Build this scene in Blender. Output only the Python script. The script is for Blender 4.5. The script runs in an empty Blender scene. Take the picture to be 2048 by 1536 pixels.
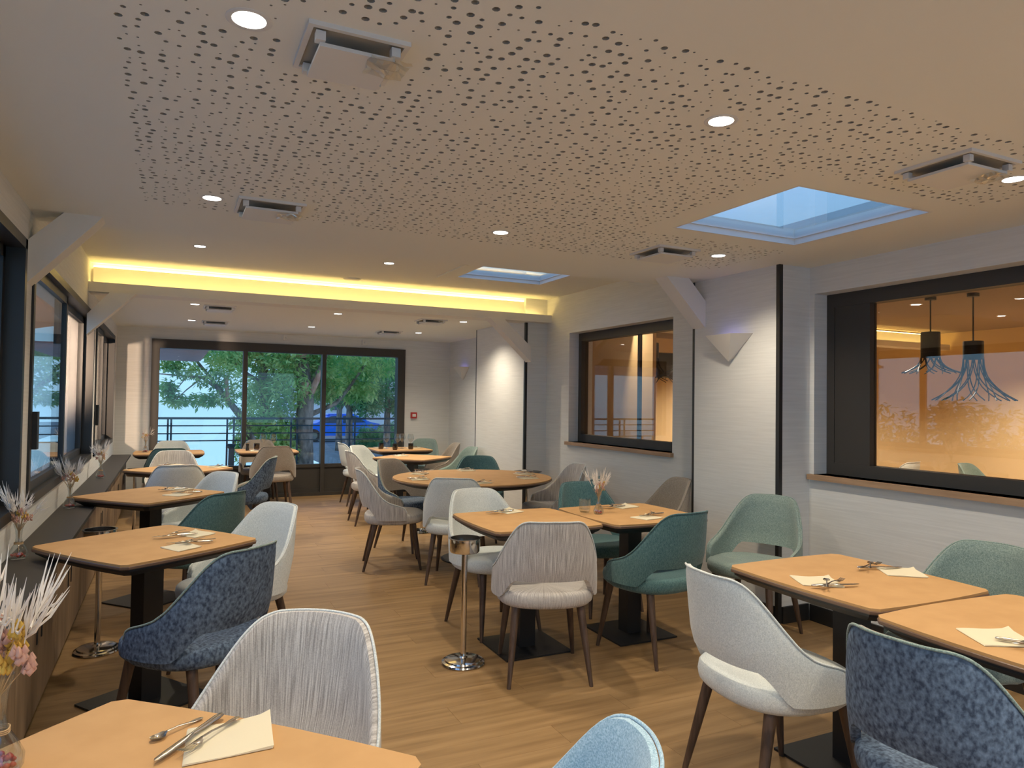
import bpy, math, random
from mathutils import Vector, Matrix
PI = math.pi
random.seed(7)
SC = bpy.context.scene
COL = SC.collection

# ------------------------------------------------------------------ camera
R = Matrix(((0.90124, 0.02296, 0.43270), (-0.43310, 0.01615, 0.90120), (0.01370, -0.99960, 0.02449)))
cam = bpy.data.cameras.new('camera'); cam.sensor_width = 36; cam.lens = 1420 / 2048 * 36
cam.clip_start = 0.05; cam.clip_end = 600
camo = bpy.data.objects.new('camera', cam); COL.objects.link(camo)
fw = (R @ Vector((0, 0, 1))).normalized(); up = -(R @ Vector((0, 1, 0)))
rt = fw.cross(up).normalized(); up = rt.cross(fw).normalized()
camo.matrix_world = Matrix(((rt.x, up.x, -fw.x, 0), (rt.y, up.y, -fw.y, 0), (rt.z, up.z, -fw.z, 1.45), (0, 0, 0, 1)))
SC.camera = camo
# ------------------------------------------------------------------ view and sky
SC.view_settings.view_transform = 'Standard'; SC.view_settings.look = 'None'
SC.view_settings.gamma = 1; SC.view_settings.use_curve_mapping = False
SC.view_settings.exposure = 0.12
try:
    SC.cycles.use_denoising = True
    SC.cycles.max_bounces = 8; SC.cycles.diffuse_bounces = 5; SC.cycles.glossy_bounces = 4
    SC.cycles.transparent_max_bounces = 16; SC.cycles.sample_clamp_indirect = 4
except Exception: pass
W = bpy.data.worlds.new('dusk_sky'); SC.world = W; W.use_nodes = True
nt = W.node_tree; nt.nodes.clear()
wo = nt.nodes.new('ShaderNodeOutputWorld'); bg = nt.nodes.new('ShaderNodeBackground')
tc = nt.nodes.new('ShaderNodeTexCoord'); sx = nt.nodes.new('ShaderNodeSeparateXYZ'); cr = nt.nodes.new('ShaderNodeValToRGB')
nt.links.new(tc.outputs['Generated'], sx.inputs[0]); nt.links.new(sx.outputs['Z'], cr.inputs[0])
nt.links.new(cr.outputs[0], bg.inputs[0]); nt.links.new(bg.outputs[0], wo.inputs[0])
e = cr.color_ramp.elements
e[0].position = 0.0; e[0].color = (0.37, 0.64, 0.90, 1)
e[1].position = 1.0; e[1].color = (0.22, 0.42, 0.90, 1)
x = e.new(0.12); x.color = (0.37, 0.65, 0.92, 1)
x = e.new(0.4); x.color = (0.27, 0.49, 0.90, 1)
bg.inputs[1].default_value = 1.35

# ------------------------------------------------------------------ lights of the room
LAMP_W = 58
WARM = (1.0, 0.86, 0.66)
def spot_light(x, y, z, w, col=WARM, ang=135):
    l = bpy.data.lights.new('downlight_beam', 'SPOT'); l.energy = w; l.color = col; l.spot_size = math.radians(ang)
    l.spot_blend = 0.9; l.shadow_soft_size = 0.035
    o = bpy.data.objects.new('downlight_beam', l); COL.objects.link(o); o.location = (x, y, z); return o

# ------------------------------------------------------------------ materials
def nodes(m):
    m.use_nodes = True; return m.node_tree, m.node_tree.nodes['Principled BSDF']
def mat(name, col, rough=0.6, metal=0.0, spec=None):
    m = bpy.data.materials.new(name); t, b = nodes(m)
    b.inputs['Base Color'].default_value = (*col, 1); b.inputs['Roughness'].default_value = rough; b.inputs['Metallic'].default_value = metal
    if spec is not None: b.inputs['Specular IOR Level'].default_value = spec
    return m
def noise_mat(name, c1, c2, scale, rough=0.7, detail=4, bump=0.0, p1=0.35, p2=0.65, spec=None, coord='Object', rnd=0.0, mix2=None):
    """two colours by stretched noise; scale is a 3-vector; optional second fine layer"""
    m = bpy.data.materials.new(name); t, b = nodes(m); N = t.nodes.new; L = t.links.new
    c = N('ShaderNodeTexCoord'); mp = N('ShaderNodeMapping'); mp.inputs['Scale'].default_value = scale
    L(c.outputs[coord], mp.inputs[0])
    if rnd:
        oi = N('ShaderNodeObjectInfo'); mm = N('ShaderNodeVectorMath'); mm.operation = 'ADD'
        sc = N('ShaderNodeMath'); sc.operation = 'MULTIPLY'; sc.inputs[1].default_value = 37.0
        L(oi.outputs['Random'], sc.inputs[0]); L(mp.outputs[0], mm.inputs[0]); L(sc.outputs[0], mm.inputs[1]); vec = mm.outputs[0]
    else: vec = mp.outputs[0]
    n = N('ShaderNodeTexNoise'); n.inputs['Scale'].default_value = 1; n.inputs['Detail'].default_value = detail
    L(vec, n.inputs['Vector'])
    r = N('ShaderNodeValToRGB'); r.color_ramp.elements[0].position = p1; r.color_ramp.elements[1].position = p2
    r.color_ramp.elements[0].color = (*c1, 1); r.color_ramp.elements[1].color = (*c2, 1)
    L(n.outputs['Fac'], r.inputs[0]); out = r.outputs[0]
    if rnd:
        hs = N('ShaderNodeHueSaturation'); ml = N('ShaderNodeMath'); ml.operation = 'MULTIPLY_ADD'
        ml.inputs[1].default_value = rnd; ml.inputs[2].default_value = 1 - rnd / 2
        L(oi.outputs['Random'], ml.inputs[0]); L(ml.outputs[0], hs.inputs['Value']); L(out, hs.inputs['Color']); out = hs.outputs[0]
    L(out, b.inputs['Base Color']); b.inputs['Roughness'].default_value = rough
    if spec is not None: b.inputs['Specular IOR Level'].default_value = spec
    if bump:
        bp = N('ShaderNodeBump'); bp.inputs['Strength'].default_value = bump; bp.inputs['Distance'].default_value = 0.004
        L(n.outputs['Fac'], bp.inputs['Height']); L(bp.outputs[0], b.inputs['Normal'])
    return m
def emit(name, col, s):
    m = bpy.data.materials.new(name); m.use_nodes = True; t = m.node_tree; t.nodes.clear()
    o = t.nodes.new('ShaderNodeOutputMaterial'); em = t.nodes.new('ShaderNodeEmission')
    em.inputs[0].default_value = (*col, 1); em.inputs[1].default_value = s; t.links.new(em.outputs[0], o.inputs[0]); return m
def pane(name, tint, refl, ior=1.5, rough=0.0):
    m = bpy.data.materials.new(name); m.use_nodes = True; t = m.node_tree; t.nodes.clear(); N = t.nodes.new; L = t.links.new
    o = N('ShaderNodeOutputMaterial'); tr = N('ShaderNodeBsdfTransparent'); gl = N('ShaderNodeBsdfGlossy'); mx = N('ShaderNodeMixShader')
    lw = N('ShaderNodeLayerWeight'); lw.inputs[0].default_value = 0.5
    pw = N('ShaderNodeMath'); pw.operation = 'POWER'; pw.inputs[1].default_value = 5.0; L(lw.outputs['Facing'], pw.inputs[0])
    ad = N('ShaderNodeMath'); ad.operation = 'MULTIPLY_ADD'; ad.inputs[1].default_value = 0.9; ad.inputs[2].default_value = 0.04 + refl; ad.use_clamp = True
    tr.inputs[0].default_value = (*tint, 1); gl.inputs['Roughness'].default_value = rough
    L(pw.outputs[0], ad.inputs[0]); L(ad.outputs[0], mx.inputs[0]); L(tr.outputs[0], mx.inputs[1]); L(gl.outputs[0], mx.inputs[2]); L(mx.outputs[0], o.inputs[0])
    return m
def weave(name, c1, c2, sx=260, sz=30, streak=1.0):
    """woven upholstery: vertical streaks plus a fine cross weave"""
    m = bpy.data.materials.new(name); t, b = nodes(m); N = t.nodes.new; L = t.links.new
    c = N('ShaderNodeTexCoord'); mp = N('ShaderNodeMapping'); mp.inputs['Scale'].default_value = (sx, sx, sz); src = c.outputs['Object']
    if streak > .5:   # threads run up the shell: use the angle around the seat instead of x and y
        sp = N('ShaderNodeSeparateXYZ'); L(src, sp.inputs[0]); at = N('ShaderNodeMath'); at.operation = 'ARCTAN2'; L(sp.outputs['X'], at.inputs[0]); L(sp.outputs['Y'], at.inputs[1])
        cm = N('ShaderNodeCombineXYZ'); L(at.outputs[0], cm.inputs['X']); L(sp.outputs['Z'], cm.inputs['Z']); src = cm.outputs[0]; mp.inputs['Scale'].default_value = (sx * .27, 1, sz)
    L(src, mp.inputs[0])
    n = N('ShaderNodeTexNoise'); n.inputs['Scale'].default_value = 1; n.inputs['Detail'].default_value = 3; L(mp.outputs[0], n.inputs['Vector'])
    mp2 = N('ShaderNodeMapping'); mp2.inputs['Scale'].default_value = (300, 300, 300); L(c.outputs['Object'], mp2.inputs[0])
    n2 = N('ShaderNodeTexNoise'); n2.inputs['Scale'].default_value = 1; n2.inputs['Detail'].default_value = 2; L(mp2.outputs[0], n2.inputs['Vector'])
    mx = N('ShaderNodeMix'); mx.data_type = 'FLOAT'; mx.inputs[0].default_value = 0.22 if streak > .5 else 0.6
    L(n.outputs['Fac'], mx.inputs[2]); L(n2.outputs['Fac'], mx.inputs[3])
    r = N('ShaderNodeValToRGB'); r.color_ramp.elements[0].position = 0.38; r.color_ramp.elements[1].position = 0.62
    r.color_ramp.elements[0].color = (*c1, 1); r.color_ramp.elements[1].color = (*c2, 1); L(mx.outputs[0], r.inputs[0]); L(r.outputs[0], b.inputs['Base Color'])
    b.inputs['Roughness'].default_value = 0.9; b.inputs['Specular IOR Level'].default_value = 0.2
    b.inputs['Sheen Weight'].default_value = 0.25; b.inputs['Sheen Roughness'].default_value = 0.5
    bp = N('ShaderNodeBump'); bp.inputs['Strength'].default_value = 0.35; bp.inputs['Distance'].default_value = 0.002
    L(mx.outputs[0], bp.inputs['Height']); L(bp.outputs[0], b.inputs['Normal']); return m

M = {}
M['wall'] = noise_mat('wallpaper_weave', (0.685, 0.685, 0.66), (0.76, 0.76, 0.735), (3, 3, 90), 0.85, 5, 0.12, 0.3, 0.7)
M['ceil'] = mat('ceiling_paint', (0.82, 0.81, 0.735), 0.9)
M['hole'] = mat('ceiling_hole_dark', (0.40, 0.37, 0.31), 0.95)
M['white'] = mat('white_plastic', (0.72, 0.71, 0.68), 0.45)
M['plaster'] = mat('white_plaster', (0.76, 0.73, 0.67), 0.8)
M['black'] = mat('black_metal_profile', (0.020, 0.019, 0.018), 0.42)
M['frame'] = mat('dark_bronze_aluminium', (0.045, 0.040, 0.034), 0.5)
M['blackm'] = mat('matt_black_steel', (0.013, 0.013, 0.014), 0.5)
M['wood'] = noise_mat('cabinet_oak', (0.17, 0.115, 0.070), (0.38, 0.27, 0.17), (14, 9, 1.2), 0.55, 5, 0.05, 0.3, 0.7)
M['sill'] = noise_mat('oak_sill', (0.34, 0.21, 0.12), (0.46, 0.30, 0.18), (40, 3, 40), 0.5, 4, 0, 0.3, 0.7)
M['floor'] = noise_mat('vinyl_plank', (0.215, 0.125, 0.050), (0.37, 0.232, 0.105), (1.6, 22, 5), 0.5, 6, 0.06, 0.28, 0.74, 0.35, 'Object', 0.09)
M['joint'] = mat('plank_joint', (0.16, 0.10, 0.05), 0.8)
M['ledge'] = mat('dark_ledge_board', (0.035, 0.032, 0.030), 0.6)
M['tan'] = noise_mat('tan_leather_laminate', (0.52, 0.295, 0.115), (0.57, 0.330, 0.135), (8, 8, 8), 0.68, 3, 0.0)
M['tanedge'] = mat('brown_table_edge', (0.17, 0.10, 0.065), 0.4)
M['leg'] = noise_mat('walnut_leg', (0.060, 0.035, 0.022), (0.115, 0.070, 0.045), (60, 60, 6), 0.45, 3, 0)
M['cream'] = weave('cream_weave', (0.58, 0.62, 0.60), (0.80, 0.83, 0.80), 200, 120, 0.2)
M['stripe'] = weave('taupe_striped_weave', (0.34, 0.31, 0.285), (0.72, 0.68, 0.63), 300, 7, 1)
M['taupe'] = weave('taupe_weave', (0.25, 0.21, 0.175), (0.40, 0.35, 0.29), 200, 80, 0.2)
M['teal'] = weave('teal_weave', (0.045, 0.115, 0.125), (0.135, 0.245, 0.245), 200, 60, 0.2)
M['greygreen'] = weave('grey_green_weave', (0.15, 0.22, 0.20), (0.33, 0.41, 0.37), 200, 120, 0.2)
M['windowlit'] = weave('window_lit_weave', (0.25, 0.42, 0.55), (0.50, 0.68, 0.80), 240, 240, 0.2)  # blue window light put into the fabric colour
M['velvet'] = noise_mat('blue_velvet', (0.030, 0.050, 0.090), (0.190, 0.270, 0.380), (85, 85, 60), 0.8, 8, 0.15, 0.34, 0.74)
M['chrome'] = mat('polished_steel', (0.72, 0.70, 0.67), 0.12, 1.0)
M['steel'] = mat('cutlery_steel', (0.55, 0.50, 0.44), 0.25, 1.0)
M['napkin'] = mat('cream_paper_napkin', (0.74, 0.66, 0.47), 0.85)
M['red'] = mat('red_plastic', (0.45, 0.03, 0.03), 0.4)
M['redbits'] = mat('red_glass_pebbles', (0.45, 0.05, 0.03), 0.3)
M['glass'] = pane('clear_glass', (0.93, 0.95, 0.95), 0.06)
M['window'] = pane('window_glass', (0.94, 0.97, 0.97), 0.0)
M['mirrorish'] = pane('coated_glass', (0.93, 0.92, 0.90), 0.035)
M['amber'] = pane('amber_tumbler_glass', (0.32, 0.18, 0.11), 0.06)
M['pampas'] = mat('dried_pampas', (0.80, 0.74, 0.66), 0.9)
M['pink'] = mat('dried_pink_tuft', (0.62, 0.36, 0.28), 0.9)
M['ochre'] = mat('dried_ochre_flower', (0.66, 0.42, 0.08), 0.9)
M['straw'] = mat('dried_stem', (0.50, 0.34, 0.18), 0.9)
M['led'] = emit('warm_led_strip', (1.0, 0.70, 0.22), 18.0)
M['lampface'] = emit('downlight_face', (1.0, 0.95, 0.84), 14.0)
M['violet'] = emit('added_violet_glow', (0.35, 0.30, 1.0), 2.2)  # added glow, stands in for blue skylight on the sconce tops
M['beige'] = mat('warm_beige_wall', (0.70, 0.52, 0.29), 0.85)
M['blind'] = mat('beige_panel', (0.62, 0.44, 0.24), 0.8)
M['grey'] = mat('grey_stone_planter', (0.035, 0.06, 0.06), 0.8)
M['rail'] = mat('railing_paint', (0.02, 0.04, 0.05), 0.5)
M['bark'] = noise_mat('tree_bark', (0.10, 0.075, 0.060), (0.33, 0.25, 0.20), (9, 9, 4), 0.9, 5, 0.3, 0.35, 0.65)
M['barkred'] = noise_mat('peeled_bark', (0.42, 0.17, 0.10), (0.70, 0.38, 0.26), (12, 12, 5), 0.9, 4, 0.2)
M['car'] = mat('blue_car_paint', (0.03, 0.22, 0.90), 0.25)
M['tyre'] = mat('tyre_rubber', (0.02, 0.02, 0.02), 0.8)
M['carglass'] = mat('car_window', (0.05, 0.09, 0.13), 0.1)
M['lake'] = mat('lake_water', (0.88, 0.97, 1.0), 0.12, 1.0)
M['asphalt'] = noise_mat('asphalt', (0.16, 0.17, 0.17), (0.24, 0.25, 0.25), (3, 3, 3), 0.9)
M['terrace'] = mat('terrace_paving', (0.50, 0.50, 0.48), 0.8)
M['slat'] = mat('brown_slat', (0.55, 0.38, 0.33), 0.7)
M['house'] = mat('pale_render', (0.75, 0.76, 0.76), 0.8)
M['rooftile'] = mat('roof_tile', (0.35, 0.16, 0.10), 0.8)
def leafmat(name, c1, c2):
    m = noise_mat(name, c1, c2, (2.3, 2.3, 2.3), 0.7, 5, 0, 0.4, 0.6)
    t = m.node_tree; b = t.nodes['Principled BSDF']; o = [n for n in t.nodes if n.type == 'OUTPUT_MATERIAL'][0]
    tl = t.nodes.new('ShaderNodeBsdfTranslucent'); mx = t.nodes.new('ShaderNodeMixShader'); mx.inputs[0].default_value = 0.45
    src = b.inputs['Base Color'].links[0].from_socket
    t.links.new(src, tl.inputs[0]); t.links.new(b.outputs[0], mx.inputs[1]); t.links.new(tl.outputs[0], mx.inputs[2]); t.links.new(mx.outputs[0], o.inputs[0]); return m
M['leaf'] = leafmat('tree_leaf', (0.15, 0.42, 0.10), (0.62, 0.74, 0.26))
M['leafdark'] = leafmat('dense_leaf', (0.07, 0.26, 0.10), (0.30, 0.52, 0.22))
M['orange'] = None
def awning_mat():
    m = bpy.data.materials.new('orange_awning_cloth'); m.use_nodes = True; t = m.node_tree; t.nodes.clear()
    o = t.nodes.new('ShaderNodeOutputMaterial'); a = t.nodes.new('ShaderNodeBsdfDiffuse'); b = t.nodes.new('ShaderNodeBsdfTranslucent'); mx = t.nodes.new('ShaderNodeMixShader')
    a.inputs[0].default_value = (0.75, 0.22, 0.08, 1); b.inputs[0].default_value = (0.95, 0.32, 0.12, 1); mx.inputs[0].default_value = 0.7
    t.links.new(a.outputs[0], mx.inputs[1]); t.links.new(b.outputs[0], mx.inputs[2]); t.links.new(mx.outputs[0], o.inputs[0]); return m
M['orange'] = awning_mat()

# ------------------------------------------------------------------ mesh helpers
class MB:
    def __init__(s): s.v = []; s.f = []
    def add(s, v, f):
        k = len(s.v); s.v += [tuple(p) for p in v]; s.f += [tuple(i + k for i in q) for q in f]; return s
    def box(s, x0, x1, y0, y1, z0, z1):
        return s.add([(x0,y0,z0),(x1,y0,z0),(x1,y1,z0),(x0,y1,z0),(x0,y0,z1),(x1,y0,z1),(x1,y1,z1),(x0,y1,z1)],
                     [(0,3,2,1),(4,5,6,7),(0,1,5,4),(1,2,6,5),(2,3,7,6),(3,0,4,7)])
    def prism(s, poly, z0, z1, axis='z'):
        n = len(poly)
        if axis == 'z': lo = [(a, b, z0) for a, b in poly]; hi = [(a, b, z1) for a, b in poly]
        elif axis == 'y': lo = [(a, z0, b) for a, b in poly]; hi = [(a, z1, b) for a, b in poly]
        else: lo = [(z0, a, b) for a, b in poly]; hi = [(z1, a, b) for a, b in poly]
        return s.add(lo + hi, [tuple(range(n))[::-1], tuple(range(n, 2*n))] + [(i, (i+1) % n, n + (i+1) % n, n + i) for i in range(n)])
    def loft(s, polys, cap=True):
        n = len(polys[0]); v = [p for q in polys for p in q]; f = []
        for k in range(len(polys) - 1):
            for i in range(n):
                j = (i+1) % n; f.append((k*n+i, k*n+j, (k+1)*n+j, (k+1)*n+i))
        if cap: f.append(tuple(range(n))[::-1]); f.append(tuple(range((len(polys)-1)*n, len(polys)*n)))
        return s.add(v, f)
    def tube(s, pts, rad, n=10, cap=True):
        pts = [Vector(p) for p in pts]; rad = rad if isinstance(rad, (list, tuple)) else [rad] * len(pts)
        rings = []; a = None
        for i, p in enumerate(pts):
            d = (pts[min(i+1, len(pts)-1)] - pts[max(i-1, 0)]).normalized()
            if a is None: a = d.orthogonal().normalized()
            a = (a - d * a.dot(d)).normalized(); b = d.cross(a)
            rings.append([tuple(p + (a * math.cos(2*PI*k/n) + b * math.sin(2*PI*k/n)) * rad[i]) for k in range(n)])
        return s.loft(rings, cap)
    def lathe(s, prof, n=24, c=(0, 0, 0)):
        return s.loft([[(c[0] + r*math.cos(2*PI*k/n), c[1] + r*math.sin(2*PI*k/n), c[2] + z) for k in range(n)] for r, z in prof])
    def mesh(s, name, m, smooth=None):
        me = bpy.data.meshes.new(name); me.from_pydata(s.v, [], s.f)
        me.materials.append(M[m] if isinstance(m, str) else m); me.update()
        if smooth is not None:
            me.polygons.foreach_set('use_smooth', [True] * len(me.polygons))
            try: me.set_sharp_from_angle(angle=math.radians(smooth))
            except Exception: pass
        return me
    def build(s, name, m, parent=None, smooth=None, loc=None, rz=0):
        return obj(name, s.mesh(name, m, smooth), parent, loc, rz)
def obj(name, me, parent=None, loc=None, rz=0):
    o = bpy.data.objects.new(name, me); COL.objects.link(o)
    if parent: o.parent = parent
    if loc is not None: o.location = loc
    if rz: o.rotation_euler = (0, 0, rz)
    return o
def tag(o, label=None, cat=None, group=None, kind=None):
    if label: o['label'] = label
    if cat: o['category'] = cat
    if group: o['group'] = group
    if kind: o['kind'] = kind
    return o
def thing(name, label, cat, loc=(0, 0, 0), rz=0, group=None):
    o = bpy.data.objects.new(name, None); COL.objects.link(o); o.empty_display_size = 0.1
    o.location = loc; o.rotation_euler = (0, 0, rz); return tag(o, label, cat, group)
def struct(name, mb, m, parent=None, smooth=None, label=None):
    o = mb.build(name, m, parent, smooth)
    if parent is None: o['kind'] = 'structure'
    if label: o['label'] = label
    return o
def copy_tree(o, parent=None):
    c = o.copy(); COL.objects.link(c)
    if parent: c.parent = parent
    for ch in [q for q in bpy.data.objects if q.parent == o]: copy_tree(ch, c)
    return c
KIDS = {}
def kids(o):
    return [q for q in bpy.data.objects if q.parent == o]
def dup(root, loc, rz, label, group=None):
    r = root.copy(); COL.objects.link(r); r.location = loc; r.rotation_euler = (0, 0, rz); r['label'] = label
    if group: r['group'] = group
    if root.name not in KIDS: KIDS[root.name] = [(k, kids(k)) for k in kids(root)]
    for k, g in KIDS[root.name]:
        c = k.copy(); COL.objects.link(c); c.parent = r
        for q in g:
            d = q.copy(); COL.objects.link(d); d.parent = c
    return r

# ================================================================== room shell
XL, XR, XP, XF = -0.67, 3.94, 3.66, 4.10       # left wall, window wall, pier face, far right wall
YF, YB = 10.9, -3.2
CZ, CR = 2.395, 2.64                            # ceiling, raised ceiling
D0, D1, D2 = 4.53, 7.15, 7.39                   # drop edge, cove lip, cove panel back

fl = struct('floor', MB().box(XL - .05, XF + .1, YB, YF + .05, -0.12, -0.004), 'joint')
pl = MB().box(-0.6095, 0.6095, -0.0897, 0.0897, -0.012, 0.0).mesh('plank', 'floor')
row = 0
y = 1.2
while y < YF - 0.02:
    off = (row * 0.43) % 1.22
    x = XL - 1.2 + off
    while x < 3.94 + 0.55:
        a, b = max(x, XL), min(x + 1.22, XF if y > 8.7 else XR)
        if b - a > 0.08:
            o = obj('plank', pl, fl, ((a + b) / 2, y + 0.09, 0)); o.scale.x = (b - a) / 1.22
        x += 1.22
    y += 0.18; row += 1
struct('floor_front_strip', MB().box(XL, XR, YB, 1.2, -0.004, 0.0), 'floor', fl).name = 'front_strip'

# ceiling: slab with skylight opening, perforated panel as real recessed holes
SKY = (2.41, 3.31, 2.20, 3.055)
SK0 = (.6, 2.6, -2.3, -.9)  # unseen opening behind the camera, added to let in more daylight
SK2 = (2.45, 3.37, 5.70, 6.38)
T = 0.10
ceil = struct('ceiling', MB(), 'ceil')
def ring_slab(mb, x0, x1, y0, y1, z, hole, t=T):
    a, b, c, d = hole
    mb.box(x0, a, y0, y1, z, z + t); mb.box(b, x1, y0, y1, z, z + t); mb.box(a, b, y0, c, z, z + t); mb.box(a, b, d, y1, z, z + t)
PX0, PX1, PY0, PY1 = -0.155, 3.40, 1.48, 3.865
m1 = MB()
m1.box(XL, PX0, YB, D0, CZ, CZ + T); m1.box(PX1, XR, YB, D0, CZ, CZ + T)
ring_slab(m1, PX0, PX1, YB, PY0, CZ, SK0); m1.box(PX0, PX1, PY1, D0, CZ, CZ + T)
m1.box(XL, XR, D0, D0 + .04, CZ, CR + .02)
m1.build('plain_ceiling', 'ceil', ceil)
m2 = MB(); ring_slab(m2, XL, XR, D0 + .04, D2, CR, SK2); m2.build('raised_ceiling', 'ceil', ceil)
m3 = MB().box(XL, XF, D2, YF, CZ, CZ + T); m3.build('far_ceiling', 'ceil', ceil)
SPOTS = [(.155, 1.87), (1.635, 1.82), (3.115, 1.73), (.155, 3.64), (1.645, 3.60), (3.12, 3.49)]
VENTS = [(.43, 1.93), (.42, 3.68), (2.755, 1.74), (2.75, 3.56)]
cell = 0.045
nx = int(round((PX1 - PX0) / cell)); ny = int(round((PY1 - PY0) / cell)); cx = (PX1 - PX0) / nx; cy = (PY1 - PY0) / ny
pv, pf, hf = [], [], []
hv = []
def inside_sky(x, y, m): return SKY[0] - m < x < SKY[1] + m and SKY[2] - m < y < SKY[3] + m
for i in range(nx):
    for j in range(ny):
        x0 = PX0 + i * cx; y0 = PY0 + j * cy; x1 = x0 + cx; y1 = y0 + cy; xm = (x0 + x1) / 2; ym = (y0 + y1) / 2
        if inside_sky(xm, ym, 0.0):
            # trim cells that straddle the opening
            continue
        plain = inside_sky(xm, ym, 0.13) or any(math.hypot(xm - a, ym - b) < 0.085 for a, b in SPOTS) or any(abs(xm - a) < .17 and abs(ym - b) < .17 for a, b in VENTS)
        # the perforated field is slightly skewed towards the skylight corner
        k = len(pv)
        c4 = [(x0, y0), (xm, y0), (x1, y0), (x1, ym), (x1, y1), (xm, y1), (x0, y1), (x0, ym)]
        if plain or random.random() < 0.04:
            pv += [(x0, y0, CZ), (x1, y0, CZ), (x1, y1, CZ), (x0, y1, CZ)]; pf.append((k+3, k+2, k+1, k)); continue
        rr = random.choice([.0102, .0102, .0068, .0068, .0068, .0036, .0036]) * (0.94 + .12 * random.random())
        jx = (random.random() - .5) * (cx - 2 * rr - .004); jy = (random.random() - .5) * (cy - 2 * rr - .004)
        pv += [(a, b, CZ) for a, b in c4]
        for q in range(8):
            an = PI * 1.25 + q * PI / 4
            pv.append((xm + jx + rr * math.cos(an), ym + jy + rr * math.sin(an), CZ))
        pf += [(k + (q+1) % 8, k + q, k + 8 + q, k + 8 + (q+1) % 8) for q in range(8)]
        h = len(hv)
        hv += [pv[k + 8 + q] for q in range(8)] + [(p[0], p[1], CZ + .012) for p in pv[k+8:k+16]]
        hf += [(h + (q+1) % 8, h + q, h + 8 + q, h + 8 + (q+1) % 8) for q in range(8)] + [tuple(h + 8 + q for q in range(8))[::-1]]
pm = MB(); pm.v = pv; pm.f = pf; pp = pm.build('perforated_panel', 'ceil', ceil)
hm = MB(); hm.v = hv; hm.f = hf; ho = hm.build('hole', 'hole', pp); ho['kind'] = 'stuff'
bk = MB(); ring_slab(bk, PX0, PX1, PY0, PY1, CZ + .02, SKY, .08); bk.build('ceiling_backing', 'ceil', ceil)

def skylight(name, s, z, label):
    a, b, c, d = s; t = thing(name, label, 'skylight', ((a+b)/2, (c+d)/2, z)); w, h = (b-a)/2, (d-c)/2
    f = MB(); k = .022; H = .07
    f.box(-w, -w+.014, -h, h, .0, H); f.box(w-.014, w, -h, h, .0, H); f.box(-w+.014, w-.014, -h, -h+.014, .0, H); f.box(-w+.014, w-.014, h-.014, h, .0, H)
    f.build('curb', 'white', t)
    g = MB(); g.box(-w, -w+k, -h, h, .035, .055); g.box(w-k, w, -h, h, .035, .055); g.box(-w+k, w-k, -h, -h+k, .035, .055); g.box(-w+k, w-k, h-k, h, .035, .055)
    g.build('sash', 'white', t)
    MB().box(-w+k, w-k, -h+k, h-k, .043, .047).build('pane', 'window', t)
    return t
skylight('skylight', SKY, CZ, 'large square skylight in the perforated ceiling')
skylight('skylight', SK0, CZ, 'unseen skylight added behind the camera')
skylight('skylight', SK2, CR, 'smaller skylight in the raised ceiling by the lit cove')
struct('trim_9', MB().box(2.28, 2.31, 5.72, 6.45, CR - .012, CR), 'ceil')

# cove: lip, glowing panel, led strips
cv = thing('light_cove', 'long lit cove beam crossing the ceiling, glowing yellow', 'cove', (0, 0, 0))
MB().box(XL, 3.93, D1, D1 + .02, 2.36, 2.445).build('lip', 'plaster', cv)
MB().box(XL, 3.93, D1 + .02, D2 - .03, 2.36, 2.385).build('trough', 'plaster', cv)
MB().box(XL + .02, 3.86, D2 - .055, D2 - .03, 2.385, 2.605).build('back_panel', 'plaster', cv)
MB().box(XL + .03, 3.84, D1 + .06, D1 + .085, 2.386, 2.394).build('led_strip', 'led', cv)
MB().box(XL + .02, 3.88, D2 - .050, D2 - .035, 2.606, 2.614).build('led_strip', 'led', cv)
MB().box(XL, 3.93, D2 - .03, D2, 2.36, CR).build('rear_board', 'plaster', cv)

# left wall with three windows
LW = [(-2.6, 4.22), (4.44, 7.72), (7.98, 10.42)]
Z0, Z1 = 0.86, 2.22
m = MB()
m.box(XL - .28, XL, YB, YF, -.1, Z0); m.box(XL - .28, XL, YB, YF, Z1, CR + .15)
ys = [YB] + [q for w in LW for q in w] + [YF]
for i in range(0, len(ys), 2): m.box(XL - .28, XL, ys[i], ys[i+1], Z0, Z1)
wl = struct('wall_left', m, 'wall')
def left_window(n, y0, y1, mull):
    w = struct('window_%d' % n, MB(), 'black'); w['label'] = ['long black sliding window nearest the camera, left wall', 'middle black sliding window above the ledge, left wall', 'far black sliding window above the ledge, left wall'][n-1]
    f = MB(); d = .05
    f.box(XL - .12, XL + .012, y0, y0 + d, Z0, Z1); f.box(XL - .12, XL + .012, y1 - d, y1, Z0, Z1)
    f.box(XL - .12, XL + .012, y0, y1, Z0, Z0 + d); f.box(XL - .12, XL + .012, y0, y1, Z1 - d, Z1)
    f.build('window_frame', 'black', w)
    e = [y0 + d] + mull + [y1 - d]
    for i in range(len(e) - 1):
        a, b = e[i], e[i+1]; xo = XL - .045 if i % 2 == 0 else XL - .09
        s = MB(); k = .055
        s.box(xo - .02, xo + .02, a, a + k, Z0 + d, Z1 - d); s.box(xo - .02, xo + .02, b - k, b, Z0 + d, Z1 - d)
        s.box(xo - .02, xo + .02, a, b, Z0 + d, Z0 + d + k); s.box(xo - .02, xo + .02, a, b, Z1 - d - k, Z1 - d)
        so = s.build('sash', 'black', w)
        MB().box(xo - .004, xo + .004, a + k, b - k, Z0 + d + k, Z1 - d - k).build('pane', 'window', so)
    MB().box(XL - .02, XL + .035, y0 + .05, y0 + .11, 1.16, 1.36).build('handle', 'blackm', w)
left_window(1, *LW[0], [-.4, 1.9, 3.2]); left_window(2, *LW[1], [6.1]); left_window(3, *LW[2], [9.2])

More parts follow.
